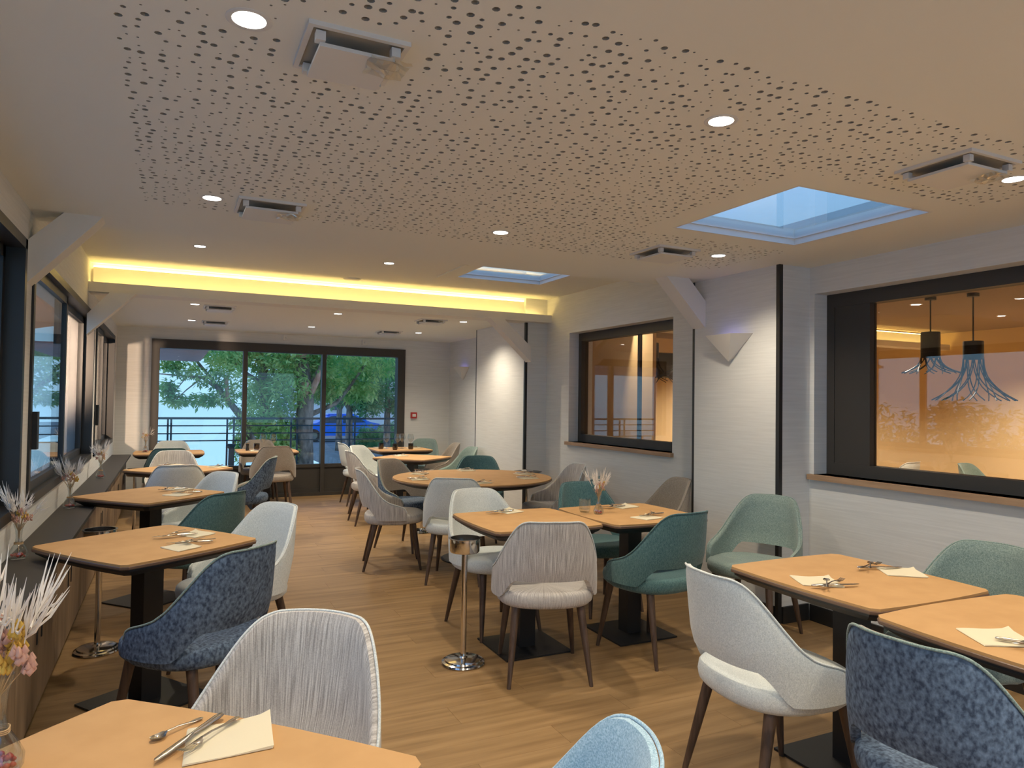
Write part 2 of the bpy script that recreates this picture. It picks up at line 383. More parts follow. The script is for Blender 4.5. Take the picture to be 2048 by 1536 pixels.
# far wall with the big sliding window
WX0, WX1, WZ1 = -.25, 3.34, 2.245
m = MB(); m.box(XL - .28, WX0, YF, YF + .25, -.1, CR); m.box(WX1, XF + .3, YF, YF + .25, -.1, CR); m.box(WX0, WX1, YF, YF + .25, WZ1, CR)
struct('wall_far', m, 'wall')
w = struct('window_4', MB(), 'frame'); w['label'] = 'wide dark framed sliding window in the far wall facing the lake'
f = MB(); f.box(WX0, WX0 + .10, YF - .03, YF + .12, 0, WZ1); f.box(WX1 - .12, WX1, YF - .03, YF + .12, 0, WZ1); f.box(WX0 + .1, WX1 - .12, YF - .03, YF + .12, 2.12, WZ1)
f.box(WX0 + .1, WX1 - .12, YF - .03, YF + .12, 0, .05)
f.build('window_frame', 'frame', w)
for x in (.96, 2.08): MB().box(x - .03, x + .03, YF - .02, YF + .10, .05, 2.12).build('mullion', 'frame', w)
for a, b in ((WX0 + .1, .93), (.99, 2.05), (2.11, WX1 - .12)):
    p = MB().box(a, b, YF + .03, YF + .07, .05, .45); p.box(a, b, YF + .01, YF + .08, .42, .47); p.box(a, b, YF + .015, YF + .07, .05, .10)
    p.build('lower_panel', 'frame', w)
    MB().box(a, b, YF + .04, YF + .048, .47, 2.12).build('pane', 'window', w)

# right wall: near window wall, pier, window wall, pier, far wall
W3 = (.6, 3.46, .985, 2.21); W2 = (4.97, 6.76, 1.02, 2.21)
def wall_hole(mb, x0, x1, ya, yb, h):
    y0, y1, z0, z1 = h; top = CR + .1
    mb.box(x0, x1, ya, yb, -.1, z0); mb.box(x0, x1, ya, yb, z1, top); mb.box(x0, x1, ya, y0, z0, z1); mb.box(x0, x1, y1, yb, z0, z1)
m = MB(); wall_hole(m, XR, XR + .30, YB, 3.50, W3); wall_hole(m, XR, XR + .30, 3.50, 7.28, W2); m.box(XR, XF + .3, 7.28, 8.70, -.1, CR + .1); m.box(XF, XF + .3, 8.70, YF, -.1, CR + .1)
struct('wall_right', m, 'wall')
struct('wall_pier_near', MB().box(XP, XR, 3.50, 4.36, 0, CR), 'wall')
struct('wall_pier_far', MB().box(XP, XR + .16, 7.28, 8.72, 0, CR), 'wall')
struct('wall_back', MB().box(XL - .28, XF + .3, YB - .2, YB, -.1, .05).box(XL - .28, XL + .15, YB - .2, YB, .05, CR).box(3.8, XF + .3, YB - .2, YB, .05, CR).box(XL + .15, 3.8, YB - .2, YB, 2.3, CR), 'wall')
n = 0
for (x, y, s, z1) in ((XP - .004, 3.496, .030, CZ), (XP - .003, 4.352, .022, CR), (XP - .004, 7.276, .030, CZ), (XP - .003, 8.72, .018, CZ)):
    n += 1; t = struct('trim_%d' % n, MB().box(x, x + s, y, y + s, 0, z1), 'black'); t['label'] = 'black corner strip on the ' + ['near pier by the side window', 'near pier, far corner', 'far pier, near corner', 'far pier, far corner'][n-1]
for nm, b in (('baseboard_right', (XR - .015, XR, YB, 3.48)), ('baseboard_pier_side', (XP + .03, XR - .015, 3.485, 3.50)), ('baseboard_pier', (XP - .012, XP, 3.53, 4.35)), ('baseboard_middle', (XR - .015, XR, 4.37, 7.26)), ('baseboard_far_pier', (XP - .012, XP, 7.31, 8.72)), ('baseboard_far', (WX1, XF, YF - .015, YF))):
    struct(nm, MB().box(*b, 0, .11), 'black')

def side_window(n, h, label, fat):
    y0, y1, z0, z1 = h; xa = XR + .12
    w = struct('window_%d' % n, MB(), 'frame'); w['label'] = label
    f = MB(); d = .06
    f.box(xa, xa + .09, y0, y0 + d, z0, z1); f.box(xa, xa + .09, y1 - d, y1, z0, z1); f.box(xa, xa + .09, y0 + d, y1 - d, z0, z0 + .08); f.box(xa, xa + .09, y0 + d, y1 - d, z1 - .09, z1)
    f.build('window_frame', 'frame', w)
    if fat: MB().box(xa + .005, xa + .07, y1 - .33, y1 - d, z0 + .05, z1 - .05).build('side_panel', 'frame', w)
    MB().box(xa + .045, xa + .052, y0 + d, y1 - (.33 if fat else d), z0 + .08, z1 - .09).build('pane', 'mirrorish', w)
    if not fat:
        s = MB(); s.box(xa + .055, xa + .085, 5.70, 5.735, z0 + .08, z1 - .09); s.build('meeting_stile', 'frame', w)
    s = MB(); s.box(XR - .035, xa + .02, y0 - .02, y1 + .03, z0 - .035, z0); s.build('window_sill', 'sill', w)
side_window(5, W3, 'large dark framed window to the other dining room, near right', True)
side_window(6, W2, 'smaller dark framed window to the other dining room, between the piers', False)

# ------------------------------------------------------------------ the dining room beyond the side windows
BX0, BX1, BY0, BY1 = XR + .30, 11.2, -1.5, 10.5
st = struct('floor_beyond', MB().box(BX0, BX1, BY0, BY1, -.1, 0), 'floor')
m = MB(); m.box(BX1, BX1 + .2, BY0, BY1, 0, 2.9); m.box(BX0, BX1, BY1, BY1 + .2, 0, 2.9); m.box(BX0, BX1, BY0 - .2, BY0, 0, 2.9)
m.box(BX0, BX0 + .01, BY0, .58, 0, 2.9)
struct('wall_beyond', m, 'beige')
m = MB(); m.box(BX0, 7.18, BY0, 4.9, 2.40, 2.50); m.box(BX0, 7.18, 4.9, 4.94, 2.40, 2.70); m.box(7.18, 7.22, BY0, 4.94, 2.40, 2.70); m.box(BX0, BX1, BY0, BY1, 2.64, 2.74)
struct('ceiling_beyond', m, mat('brown_ceiling', (0.30, 0.22, 0.15), .9))
cb = thing('light_cove', 'lit cove beam seen through the near side window', 'cove', (0, 0, 0))
MB().box(BX0, 11.15, D1, D1 + .02, 2.36, 2.445).build('lip', 'plaster', cb)
MB().box(BX0, 11.15, D1 + .02, D2, 2.36, 2.385).build('trough', 'plaster', cb)
MB().box(BX0, 11.10, D2 - .02, D2, 2.385, 2.605).build('back_panel', 'plaster', cb)
MB().box(BX0, 11.05, D1 + .06, D1 + .085, 2.386, 2.394).build('led_strip', 'led', cb)
MB().box(BX0, 11.10, D2 - .018, D2 - .003, 2.606, 2.614).build('led_strip', 'led', cb)
# a panel stands behind the far half of the middle window
tag(MB().box(5.08, 5.13, 6.78, 8.3, .1, 2.45).build('screen_panel', 'blind'), 'beige screen panel behind the left half of the smaller side window', 'screen')
def pendant(x, y, zb, label, sh=.15, fh=.34, fr=.30):
    t = thing('pendant_lamp', label, 'pendant', (x, y, zb)); top = 2.40 - zb; b = fh; e_ = fh + sh
    MB().tube([(0, 0, e_ - .01), (0, 0, top)], .006, 8).build('cord', 'blackm', t)
    MB().lathe([(.001, top - .03), (.045, top - .03), (.045, top - .002), (.001, top - .002)], 16).build('ceiling_rose', 'blackm', t)
    MB().lathe([(.001, e_), (.073, e_), (.075, e_ - .01), (.075, b), (.070, b), (.070, e_ - .02), (.001, e_ - .02)], 24).build('shade', 'blackm', t, 40)
    for hand in (1, -1):
        for k in range(10):
            a0 = 2*PI*k/10; pts = []
            for i in range(9):
                u = i / 8; r = .073 + (fr - .073) * u ** 2.2; z = (fh + .01) * (1 - u ** .85); a = a0 + hand * .8 * u
                pts.append((r*math.cos(a), r*math.sin(a), z))
            MB().tube(pts, .0048, 5).build('strip', 'blackm', t, 60)
    return t
pendant(5.98, 3.64, 1.51, 'black pendant lamp with splayed strips, lower one in the near side window')
pendant(5.88, 3.94, 1.745, 'black pendant lamp with splayed strips, higher one in the near side window', .22, .13, .22)
pendant(4.82, 5.76, 1.72, 'black pendant lamp cut by the right edge of the smaller side window', .2, .3, .38)
pendant(5.6, 7.47, 1.73, 'black pendant lamp half behind the beige screen in the smaller side window', .2, .3, .38)
bb = MB().box(6.6, 7.9, 9.6, 10.4, 1.9, 2.3); tag(bb.build('wall_cabinet', 'blackm'), 'dark hanging box near the ceiling of the other room', 'cabinet')

# ------------------------------------------------------------------ downlights
def downlight(x, y, z, label, w=LAMP_W, group='recessed ceiling downlights'):
    t = thing('downlight', label, 'downlight', (x, y, z), 0, group)
    MB().lathe([(.040, -.001), (.050, -.004), (.056, -.001), (.056, .0), (.040, .0)], 24).build('trim_ring', 'white', t, 50)
    MB().lathe([(.001, -.0015), (.041, -.0015), (.041, -.0005), (.001, -.0005)], 24).build('lamp_face', 'lampface', t)
    if w: spot_light(x, y, z - .012, w).parent = None
ord_ = [(*SPOTS[0], CZ, 'downlight nearest the camera, upper left of the perforated ceiling'), (*SPOTS[1], CZ, 'downlight between the skylight and the camera, upper right of the middle'), (*SPOTS[2], CZ, 'downlight at the right edge of the photo'),
        (*SPOTS[3], CZ, 'downlight beside the far left air diffuser'), (*SPOTS[4], CZ, 'downlight in the middle of the far edge of the perforated ceiling'), (*SPOTS[5], CZ, 'downlight between the skylight and the near pier'),
        (.18, 6.1, CR, 'left downlight of the raised ceiling before the cove'), (1.69, 6.03, CR, 'downlight in the middle of the raised ceiling before the cove'),
        (.2, 7.9, CZ, 'nearer left downlight beyond the cove'), (.21, 9.58, CZ, 'farthest left downlight near the far window'), (1.65, 7.92, CZ, 'nearer middle downlight beyond the cove'),
        (1.65, 9.56, CZ, 'farthest middle downlight near the far window'), (3.12, 9.56, CZ, 'farthest right downlight near the far wall'), (3.14, 7.91, CZ, 'nearer right downlight beside the far pier')]
for x, y, z, l in ord_: downlight(x, y, z, l, LAMP_W * (1.5 if y > 7 else 1.0))
for x, y, l in ((.155, .1, 'left downlight just behind the camera'), (1.64, .05, 'middle downlight just behind the camera'), (3.12, 0.0, 'right downlight just behind the camera'), (.155, -1.7, 'left downlight by the rear glazing'), (3.12, -1.7, 'right downlight by the rear glazing')): downlight(x, y, CZ, l, LAMP_W * 1.7)
downlight(6.21, 4.3, 2.40, 'downlight on the brown ceiling seen through the near side window', 300)
downlight(9.64, 5.51, 2.64, 'downlight on the raised ceiling seen through the near side window', 700)
downlight(8.4, 2.6, 2.64, 'added downlight of the other room, outside the window view', 700)  # lamp added out of view to brighten the other room
downlight(4.75, 7.1, 2.64, 'added downlight of the other room by the smaller side window', 75)  # lamp added to light the beige screen panel
downlight(10.3, 2.0, 2.64, 'added downlight of the other room near its outer wall', 700)  # added to brighten the beige outer wall
downlight(9.0, 9.0, 2.64, 'added downlight of the other room in its far corner', 700)  # added to lift the light level at the far end

# ------------------------------------------------------------------ air diffusers
def diffuser(x, y, z, label, near=False, s=.135):
    t = thing('air_diffuser', label, 'vent', (x, y, z), 0, 'ceiling air diffusers')
    f = MB(); q = s + .014
    f.box(-q, -s, -q, q, -.012, .0); f.box(s, q, -q, q, -.012, 0); f.box(-s, s, -q, -s, -.012, 0); f.box(-s, s, s, q, -.012, 0); f.build('frame', 'white', t)
    MB().box(-s, s, -s, s, -.006, -.001).build('opening', 'hole', t)
    p = MB(); k = s - .02
    p.loft([[(-k, -k, -.046), (k, -k, -.046), (k, k, -.046), (-k, k, -.046)], [(-k, -k, -.036), (k, -k, -.036), (k, k, -.036), (-k, k, -.036)]])
    p.build('plate', 'white', t)
    for a, b in ((-1, -1), (1, -1), (1, 1), (-1, 1)): MB().box(a*k - .012, a*k + .012, b*k - .012, b*k + .012, -.036, -.012).build('spacer', 'white', t)
    if near:
        random.seed(3); v = []
        for i in range(7):
            for j in range(7): v.append((.03 + i*.018 + random.uniform(-.005, .005), -.13 + j*.018 + random.uniform(-.005, .005), -.049 - random.uniform(0, .012)))
        MB().add(v, [(i*7+j, i*7+j+1, i*7+j+8, i*7+j+7) for i in range(6) for j in range(6)]).build('film_scrap', 'napkinw', t)
M['napkinw'] = pane('plastic_film', (.85, .87, .86), .25, rough=.15)
diffuser(.42, 1.925, CZ, 'square white air diffuser nearest the camera with a film scrap', True, .118)
diffuser(.42, 3.68, CZ, 'square air diffuser by the left downlight, wrapped in film', True, .14)
diffuser(2.755, 1.74, CZ, 'square air diffuser right of the skylight', True, .14)
diffuser(2.75, 3.56, CZ, 'square air diffuser between the skylight and the ceiling drop', False, .14)
for (x, y), l in zip(((.44, 8.02), (.48, 9.61), (2.75, 7.97), (2.70, 9.58)), ('nearer left', 'farthest left', 'nearer right', 'farthest right')):
    diffuser(x, y, CZ, l + ' air diffuser beyond the cove', False, .14)
tag(MB().lathe([(.001, -.012), (.07, -.012), (.085, -.003), (.085, 0), (.001, 0)], 28).build('ceiling_disc', 'white', None, 40, (1.59, 7.0, CR)), 'flat white disc on the raised ceiling beside the cove', 'ceiling fitting')

# ------------------------------------------------------------------ braces
def brace(name, poly, y0, y1, label):
    o = struct(name, MB().prism(poly, y0, y1, 'y'), 'plaster'); o['kind'] = 'structure'; o['label'] = label
brace('trim_5', [(XL, 2.02), (XL, 2.24), (-.52, CZ), (-.345, CZ), (-.38, 2.35)], 4.30, 4.46, 'white diagonal brace between the first two left windows')
brace('trim_6', [(XL, 1.98), (XL, 2.16), (-.50, 2.36), (-.30, 2.36)], 7.12, 7.26, 'white diagonal brace under the cove at the left wall')
brace('trim_7', [(3.29, CZ), (3.50, CZ), (3.66, 2.235), (3.66, 2.03)], 4.23, 4.37, 'white diagonal brace beside the near pier')
brace('trim_8', [(3.16, 2.36), (3.33, 2.36), (3.66, 2.07), (3.66, 1.90)], 7.14, 7.27, 'white diagonal brace under the cove at the far pier')

# ------------------------------------------------------------------ left ledge and cabinets
struct('ledge', MB(), 'ledge').name = 'ledge_tmp'
bpy.data.objects.remove(bpy.data.objects['ledge_tmp'])
tag(MB().box(XL, -.455, -2.0, 10.55, .665, .688).build('ledge_board', 'ledge'), 'long dark ledge board under the left windows', 'ledge')
y = -2.0; i = 0
labs = ['oak cabinet behind the camera under the ledge', 'oak cabinet beside the camera under the ledge', 'first oak cabinet in view under the ledge', 'oak cabinet beside the nearest flower vase', 'oak cabinet with a black recessed pull beside the second table', 'oak cabinet beside the third table', 'oak cabinet behind the third steel stand', 'oak cabinet beyond the third table', 'oak cabinet near the fourth table', 'oak cabinet before the far window wall', 'last oak cabinet by the far window wall', 'end oak cabinet in the far left corner']
while y < 10.5:
    y1 = min(y + 1.05, 10.55)
    t = thing('cabinet', labs[min(i, len(labs)-1)], 'cabinet', (XL, y, 0), 0, 'oak cabinets under the window ledge')
    L_ = y1 - y
    c = MB(); c.box(.002, .145, .0, L_, .06, .664); c.build('body', 'wood', t)
    MB().box(.01, .13, 0, L_, 0, .06).build('plinth', 'black', t)
    for a, b in ((.004, L_/2 - .002), (L_/2 + .002, L_ - .004)):
        d = MB().box(.146, .166, a, b, .065, .662).build('door', 'wood', t)
        hy = b - .07 if a < .1 else a + .05
        MB().box(.1665, .170, hy, hy + .022, .36, .47).build('handle', 'blackm', d)
    y = y1; i += 1

# ------------------------------------------------------------------ wall fittings
t = thing('wall_sconce', 'white plaster wedge sconce with added violet glow on the near pier', 'wall lamp', (XP, 3.94, 1.86))
sv = [(0, -.20, .09), (0, .20, .09), (0, .02, -.10), (-.13, -.12, .09), (-.13, .14, .09), (-.03, .01, -.10)]
MB().add(sv, [(0, 2, 5, 3), (1, 4, 5, 2), (3, 5, 4), (0, 1, 2)]).build('shade', 'plaster', t)
MB().box(-.05, -.01, -.10, .10, .02, .06).build('lamp', 'violet', t)  # added glowing block for the skylight tint
t = thing('wall_sconce', 'small white plaster wedge sconce in the far right corner', 'wall lamp', (XF, 10.25, 1.88))
MB().add(sv, [(0, 2, 5, 3), (1, 4, 5, 2), (3, 5, 4), (0, 1, 2)]).build('shade', 'plaster', t)
MB().box(-.05, -.01, -.10, .10, .02, .06).build('lamp', 'violet', t)  # same added glowing block as in the near sconce
t = thing('fire_alarm_point', 'small red square alarm call point on the far wall', 'alarm', (3.495, YF, 1.207))
MB().box(-.048, .048, -.04, 0, -.048, .048).build('housing', 'red', t)
MB().box(-.028, .028, -.044, -.04, -.022, .022).build('push_plate', 'white', t)
for x, z, l in ((1.52, 2.345, 'small white sensor box above the far window, left one'), (2.69, 2.33, 'small white sensor box above the far window, right one')):
    t = thing('sensor_box', l, 'sensor', (x, YF, z), 0)
    MB().box(-.045, .045, -.03, 0, -.04, .04).build('housing', 'white', t)
    MB().lathe([(.001, 0), (.015, 0), (.012, .01), (.001, .012)], 12, (0, 0, 0)).build('lens', 'white', t).rotation_euler = (PI/2, 0, 0)
    kids(t)[-1].location = (0, -.03, 0)

# ================================================================== chairs
def chair_curve(th):
    """half plan of the shell: th=0 rear, +-pi/2 sides"""
    c, s = math.cos(th), math.sin(th)
    e = 2 / 2.4
    return (0.272 * math.copysign(abs(s) ** e, s), -0.243 * math.copysign(abs(c) ** e, c))
def smooth(a, b, x):
    t = min(1, max(0, (x - a) / (b - a))); return t * t * (3 - 2 * t)
TMAX = math.radians(112)
def ztop(th):
    a = abs(th) * 180 / PI
    pts = [(0, .848), (28, .845), (36, .836), (43, .815), (50, .778), (57, .730), (65, .675), (73, .625), (82, .588), (92, .562), (102, .545), (108, .530), (112, .495)]
    for (a0, z0), (a1, z1) in zip(pts, pts[1:]):
        if a <= a1: u = (a - a0) / (a1 - a0); return z0 + (z1 - z0) * u
    return pts[-1][1]
def zbot(th):
    a = abs(th) * 180 / PI
    return .535 - .105 * smooth(36, 62, a)
def shell_pt(th, z, off):
    x, y = chair_curve(th)
    u = max(0, (z - .43) / .41)
    k = 1 - .16 * u * u
    rear = max(0, math.cos(th))
    n = Vector((x, y, 0)).normalized()
    px, py = x * k, y - .055 * u * rear - 0.02 * u + .030 * rear * max(0, 1 - u * 2.5)
    return (px + n.x * off, py + n.y * off, z)
def back_mesh(m_in, m_out):
    nt_, nz = 48, 12; v = []; f = []; mats = []
    for side, off in ((0, .013), (1, -.015)):
        for i in range(nt_ + 1):
            th = -TMAX + 2 * TMAX * i / nt_; zb, zt = zbot(th), ztop(th)
            for j in range(nz + 1):
                u = j / nz; z = zb + (zt - zb) * u
                # soft padded edge: taper the thickness towards the rim
                o = off * (1 - .55 * max(0, (u - .88) / .12) ** 2)
                v.append(shell_pt(th, z, o))
    K = (nt_ + 1) * (nz + 1)
    for i in range(nt_):
        for j in range(nz):
            a = i * (nz + 1) + j; b = a + nz + 1
            f.append((a, a + 1, b + 1, b)); mats.append(1)
            f.append((K + a, K + b, K + b + 1, K + a + 1)); mats.append(0)
    for i in range(nt_):
        a = i * (nz + 1); b = a + nz + 1
        f.append((a, b, K + b, K + a)); mats.append(1)
        f.append((a + nz, K + a + nz, K + b + nz, b + nz)); mats.append(0)
    for i in (0, nt_):
        for j in range(nz):
            a = i * (nz + 1) + j
            q = (a, K + a, K + a + 1, a + 1); f.append(q if i == 0 else q[::-1]); mats.append(1)
    me = bpy.data.meshes.new('backrest'); me.from_pydata(v, [], f)
    me.materials.append(M[m_in]); me.materials.append(M[m_out])
    me.polygons.foreach_set('material_index', mats); me.polygons.foreach_set('use_smooth', [True] * len(f)); me.update()
    try: me.set_sharp_from_angle(angle=math.radians(60))
    except Exception: pass
    return me
def piping_mesh(m):
    pts = [shell_pt(-TMAX + 2*TMAX*i/60, ztop(-TMAX + 2*TMAX*i/60) + .001, .011) for i in range(61)]
    return MB().tube(pts, .0042, 6).mesh('piping', m, 80)
def seat_outline(n=40):
    pts = []
    for k in range(n):
        a = 2 * PI * k / n; c, s = math.cos(a), math.sin(a)
        e = 2 / 2.6; rx = .262; ry = .262 if s > 0 else .256
        pts.append((rx * math.copysign(abs(c) ** e, c), .01 + ry * math.copysign(abs(s) ** e, s)))
    return pts
def seat_mesh(m):
    o = seat_outline(); prof = [(.80, .385), (.93, .39), (.985, .405), (1.0, .43), (.985, .455), (.94, .467), (.80, .472), (.5, .468), (.2, .464)]
    return MB().loft([[(x * k, y * k, z + (.006 if y > .1 else 0)) for x, y in o] for k, z in prof]).mesh('seat', m, 80)
LEGM = None
def leg_mesh(x0, y0, x1, y1):
    mb = MB(); rings = []
    for u, r in ((0, .023), (.5, .018), (1, .0105)):
        z = .39 * (1 - u); cx_ = x0 + (x1 - x0) * u; cy_ = y0 + (y1 - y0) * u
        rings.append([(cx_ + r * math.cos(2*PI*k/12), cy_ + r * math.sin(2*PI*k/12), z) for k in range(12)])
    return mb.loft(rings).mesh('leg', 'leg', 50)
legs = [leg_mesh(a * .170, b * .160 + .01, a * .212, .235 if b > 0 else -.245) for a in (-1, 1) for b in (1, -1)]
CH = {}
def make_chair(kind, m_out, m_in, m_seat):
    t = thing('dining_chair', 'x', 'chair')
    obj('seat', seat_mesh(m_seat), t)
    b = obj('backrest', back_mesh(m_in, m_out), t); obj('piping', piping_mesh({'velvet': 'greygreen', 'stripe': 'cream'}.get(kind, m_in)), b)
    for l in legs: obj('leg', l, t)
    CH[kind] = [t, False]
make_chair('cream', 'cream', 'cream', 'cream'); make_chair('stripe', 'stripe', 'stripe', 'stripe'); make_chair('teal', 'teal', 'teal', 'teal')
make_chair('greygreen', 'greygreen', 'greygreen', 'greygreen'); make_chair('velvet', 'velvet', 'taupe', 'velvet'); make_chair('taupe', 'taupe', 'taupe', 'taupe'); make_chair('windowlit', 'windowlit', 'windowlit', 'windowlit')
def chair(kind, x, y, deg, label):
    t, used = CH[kind]
    if not used:
        t.location = (x, y, 0); t.rotation_euler = (0, 0, math.radians(deg)); t['label'] = label; t['group'] = 'upholstered dining chairs'; CH[kind][1] = True
        KIDS[t.name] = [(k, kids(k)) for k in kids(t)]
    else: dup(t, (x, y, 0), math.radians(deg), label, 'upholstered dining chairs')
CHAIRS = [
 ('stripe', 1.85, 3.42, -19, 'taupe striped chair seen from behind in the middle foreground'),
 ('teal', 2.58, 3.43, 9, 'teal chair with its back to the camera, right of the striped one in the middle'),
 ('cream', 1.90, 4.20, 186, 'cream chair facing the camera at the left end of the joined middle tables'),
 ('cream', 2.14, 5.44, -30, 'pale chair with its back to the camera at the round table'),
 ('stripe', 1.78, 6.09, -104, 'striped grey chair seen from the side, left of the round table'),
 ('stripe', 2.18, 8.3, -92, 'striped grey chair left of the orange table behind the round one'),
 ('cream', 2.42, 9.85, -90, 'cream chair farthest back, left of the table with wine glasses'),
 ('cream', 2.38, 8.98, 222, 'cream chair facing the camera behind the striped one, far middle'),
 ('velvet', 2.14, 6.78, 213, 'dark blue velvet chair with taupe inside, behind the round table'),
 ('teal', 2.93, 6.92, 155, 'teal chair behind the round table, facing the camera'),
 ('greygreen', 3.27, 8.55, 92, 'grey green chair against the far pier'),
 ('greygreen', 3.43, 10.35, 143, 'grey green chair behind the table with wine glasses, far right corner'),
 ('taupe', 3.38, 9.45, 85, 'taupe chair right of the table with wine glasses'),
 ('stripe', 3.32, 6.0, 85, 'striped grey chair right of the round table by the wall'),
 ('teal', 2.90, 5.08, 45, 'teal chair at the wall side of the round table, back to the camera'),
 ('teal', 2.78, 4.32, 180, 'teal chair behind the joined middle tables, behind the flower vase'),
 ('taupe', 3.44, 4.62, 80, 'taupe chair half hidden behind the near pier'),
 ('greygreen', 3.34, 3.40, 112, 'grey green chair in front of the near pier, facing left'),
 ('greygreen', 3.00, 1.88, 95, 'grey green chair under the near side window, behind the right tables'),
 ('cream', 2.06, 2.00, -95, 'pale chair seen from behind at the right tables'),
 ('velvet', 2.03, 1.27, -85, 'dark blue velvet chair in the bottom right corner'),
 ('windowlit', .49, 1.17, 62, 'chair coloured blue for window light, only its top showing at the bottom edge'),
 ('stripe', .205, 1.80, 142, 'striped chair behind the table nearest the camera'),
 ('velvet', .12, 3.29, 43, 'blue velvet chair seen from behind at the second left table'),
 ('cream', .33, 4.08, 120, 'pale chair behind the second left table, facing left'),
 ('teal', .16, 5.08, 41, 'teal chair seen from behind at the third left table'),
 ('cream', .18, 5.98, 125, 'cream chair behind the third left table'),
 ('cream', .07, 7.22, 0, 'pale grey chair with its back to the camera at the fourth left table'),
 ('stripe', .05, 8.48, 180, 'striped chair behind the fourth left table'),
 ('teal', .0, 9.50, 0, 'blue teal chair with its back to the camera at the far left table'),
 ('cream', .03, 10.45, 180, 'pale chair behind the far left table by the big window'),
 ('taupe', 1.21, 9.62, 0, 'taupe chair with its back to the camera before the big window'),
 ('velvet', .68, 7.72, 75, 'dark blue chair right of the fourth left table'),
 ('taupe', 1.15, 10.48, 180, 'dark chair behind the glasses table by the big window'),
]
for c in CHAIRS: chair(*c)

# ================================================================== tables
def bowed(w, h, bow, cr=.022, n=5):
    """rounded rectangle with slightly bowed sides"""
    cs = [(w/2, h/2), (-w/2, h/2), (-w/2, -h/2), (w/2, -h/2)]; pts = []
    for i in range(4):
        a, b = Vector(cs[i]), Vector(cs[(i+1) % 4]); d = (b - a).normalized(); nrm = Vector((d.y, -d.x))
        L_ = (b - a).length
        for k in range(n + 1):
            u = (cr + (L_ - 2*cr) * k / n) / L_
            p = a + d * L_ * u + nrm * (4 * bow * u * (1 - u)); pts.append((p.x, p.y))
    return pts
def circle(r, n=56): return [(r*math.cos(2*PI*k/n), r*math.sin(2*PI*k/n)) for k in range(n)]
def sc(poly, k): return [(x*k, y*k) for x, y in poly]
def table(x, y, deg, label, w=.71, h=.71, bow=.018, rnd=None, rx=1.0, name='dining_table'):
    t = thing(name, label, 'table', (x, y, 0), math.radians(deg), None)
    o = circle(rnd) if rnd else bowed(w, h, bow)
    if rx != 1.0: o = [(a*rx, b) for a, b in o]
    def ring(k, z): return [(a*k, b*k, z) for a, b in o]
    MB().loft([ring(.992, .741), ring(.992, .750)]).build('table_top', 'tan', t)
    MB().loft([ring(.996, .7275), ring(1.0, .731), ring(1.0, .7385), ring(.994, .7408)]).build('edge_band', 'tanedge', t)
    MB().loft([ring(.86, .690), ring(.965, .716), ring(.975, .7273)]).build('underside', 'blackm', t)
    if rnd:
        MB().lathe([(.001, 0), (.28, 0), (.28, .010), (.26, .014), (.001, .014)], 36).build('base_plate', 'blackm', t, 40)
        MB().lathe([(.055, .014), (.055, .69)], 20).build('column', 'blackm', t, 40)
    else:
        MB().box(-.21, .21, -.21, .21, 0, .010).build('base_plate', 'blackm', t)
        MB().box(-.05, .05, -.05, .05, .010, .692).build('column', 'blackm', t)
    return t
table(-.09, 1.335, 45, 'tan table nearest the camera, bottom left', .79, .79)
table(-.08, 3.84, 35, 'second tan table along the left ledge', .70, .72)
table(-.11, 5.72, 42, 'third tan table along the left ledge', .70, .72)
table(.09, 7.65, 43, 'fourth tan table along the left ledge', .70, .72)
table(.0, 9.98, 0, 'tan table in the far left corner with a flower vase', .78, .70)
table(1.17, 10.0, 0, 'small tan table before the big window with glasses', .74, .70)
table(1.925, 3.80, 0, 'left half of the joined middle tables', .68, .68, .02)
table(2.655, 3.76, 0, 'right half of the joined middle tables', .68, .70, .02)
table(2.53, 2.03, 0, 'far half of the joined tables at the right edge', .66, .72, .015)
table(2.50, 1.275, -1, 'near half of the joined tables at the right edge', .74, .70, .02)
table(2.53, 6.08, 0, 'large round tan table in the middle of the room', rnd=.71, rx=1.04)
table(2.70, 8.42, 40, 'tan table behind the round table', .70, .72)
table(2.97, 9.88, 0, 'tan table with wine glasses in the far right corner', .78, .70)
# the other room
table(7.1, 6.3, 0, 'tan table of the other room with a small vase', .9, .8)
table(8.2, 3.9, 20, 'tan table of the other room at the right of the near side window', .8, .8)
chair('greygreen', 7.75, 4.5, 190, 'grey green chair in the other room seen through the near side window')
chair('cream', 7.3, 5.4, 10, 'cream chair in the other room seen through the near side window')

# ================================================================== napkins and cutlery
def napkin_mesh(w, h, seed):
    r = random.Random(seed); v = []; f = []; nx_, ny_ = 8, 6
    for lay in range(2):
        for i in range(nx_ + 1):
            for j in range(ny_ + 1):
                u, q = i / nx_, j / ny_
                z = .0012 + lay * (.0025 + .004 * (u * u) * (1 if q > .3 else .6)) + .0016 * math.sin(u * 7 + seed) * math.cos(q * 5 + seed) * lay
                if lay and u > .9 and q > .9: z += .006
                v.append(((u - .5) * w + (q - .5) * .02 * math.sin(seed) + lay * .002, (q - .5) * h, z))
    K = (nx_ + 1) * (ny_ + 1)
    for i in range(nx_):
        for j in range(ny_):
            a = i * (ny_ + 1) + j; b = a + ny_ + 1
            f.append((a, a + 1, b + 1, b)); f.append((K + a, K + b, K + b + 1, K + a + 1))
    edge = [i * (ny_ + 1) for i in range(nx_ + 1)] + [nx_ * (ny_ + 1) + j for j in range(1, ny_ + 1)] + [i * (ny_ + 1) + ny_ for i in range(nx_ - 1, -1, -1)] + [j for j in range(ny_ - 1, 0, -1)]
    for a, b in zip(edge, edge[1:] + edge[:1]): f.append((a, b, K + b, K + a))
    m_ = MB(); m_.v = v; m_.f = f; return m_.mesh('napkin', 'napkin', 60)
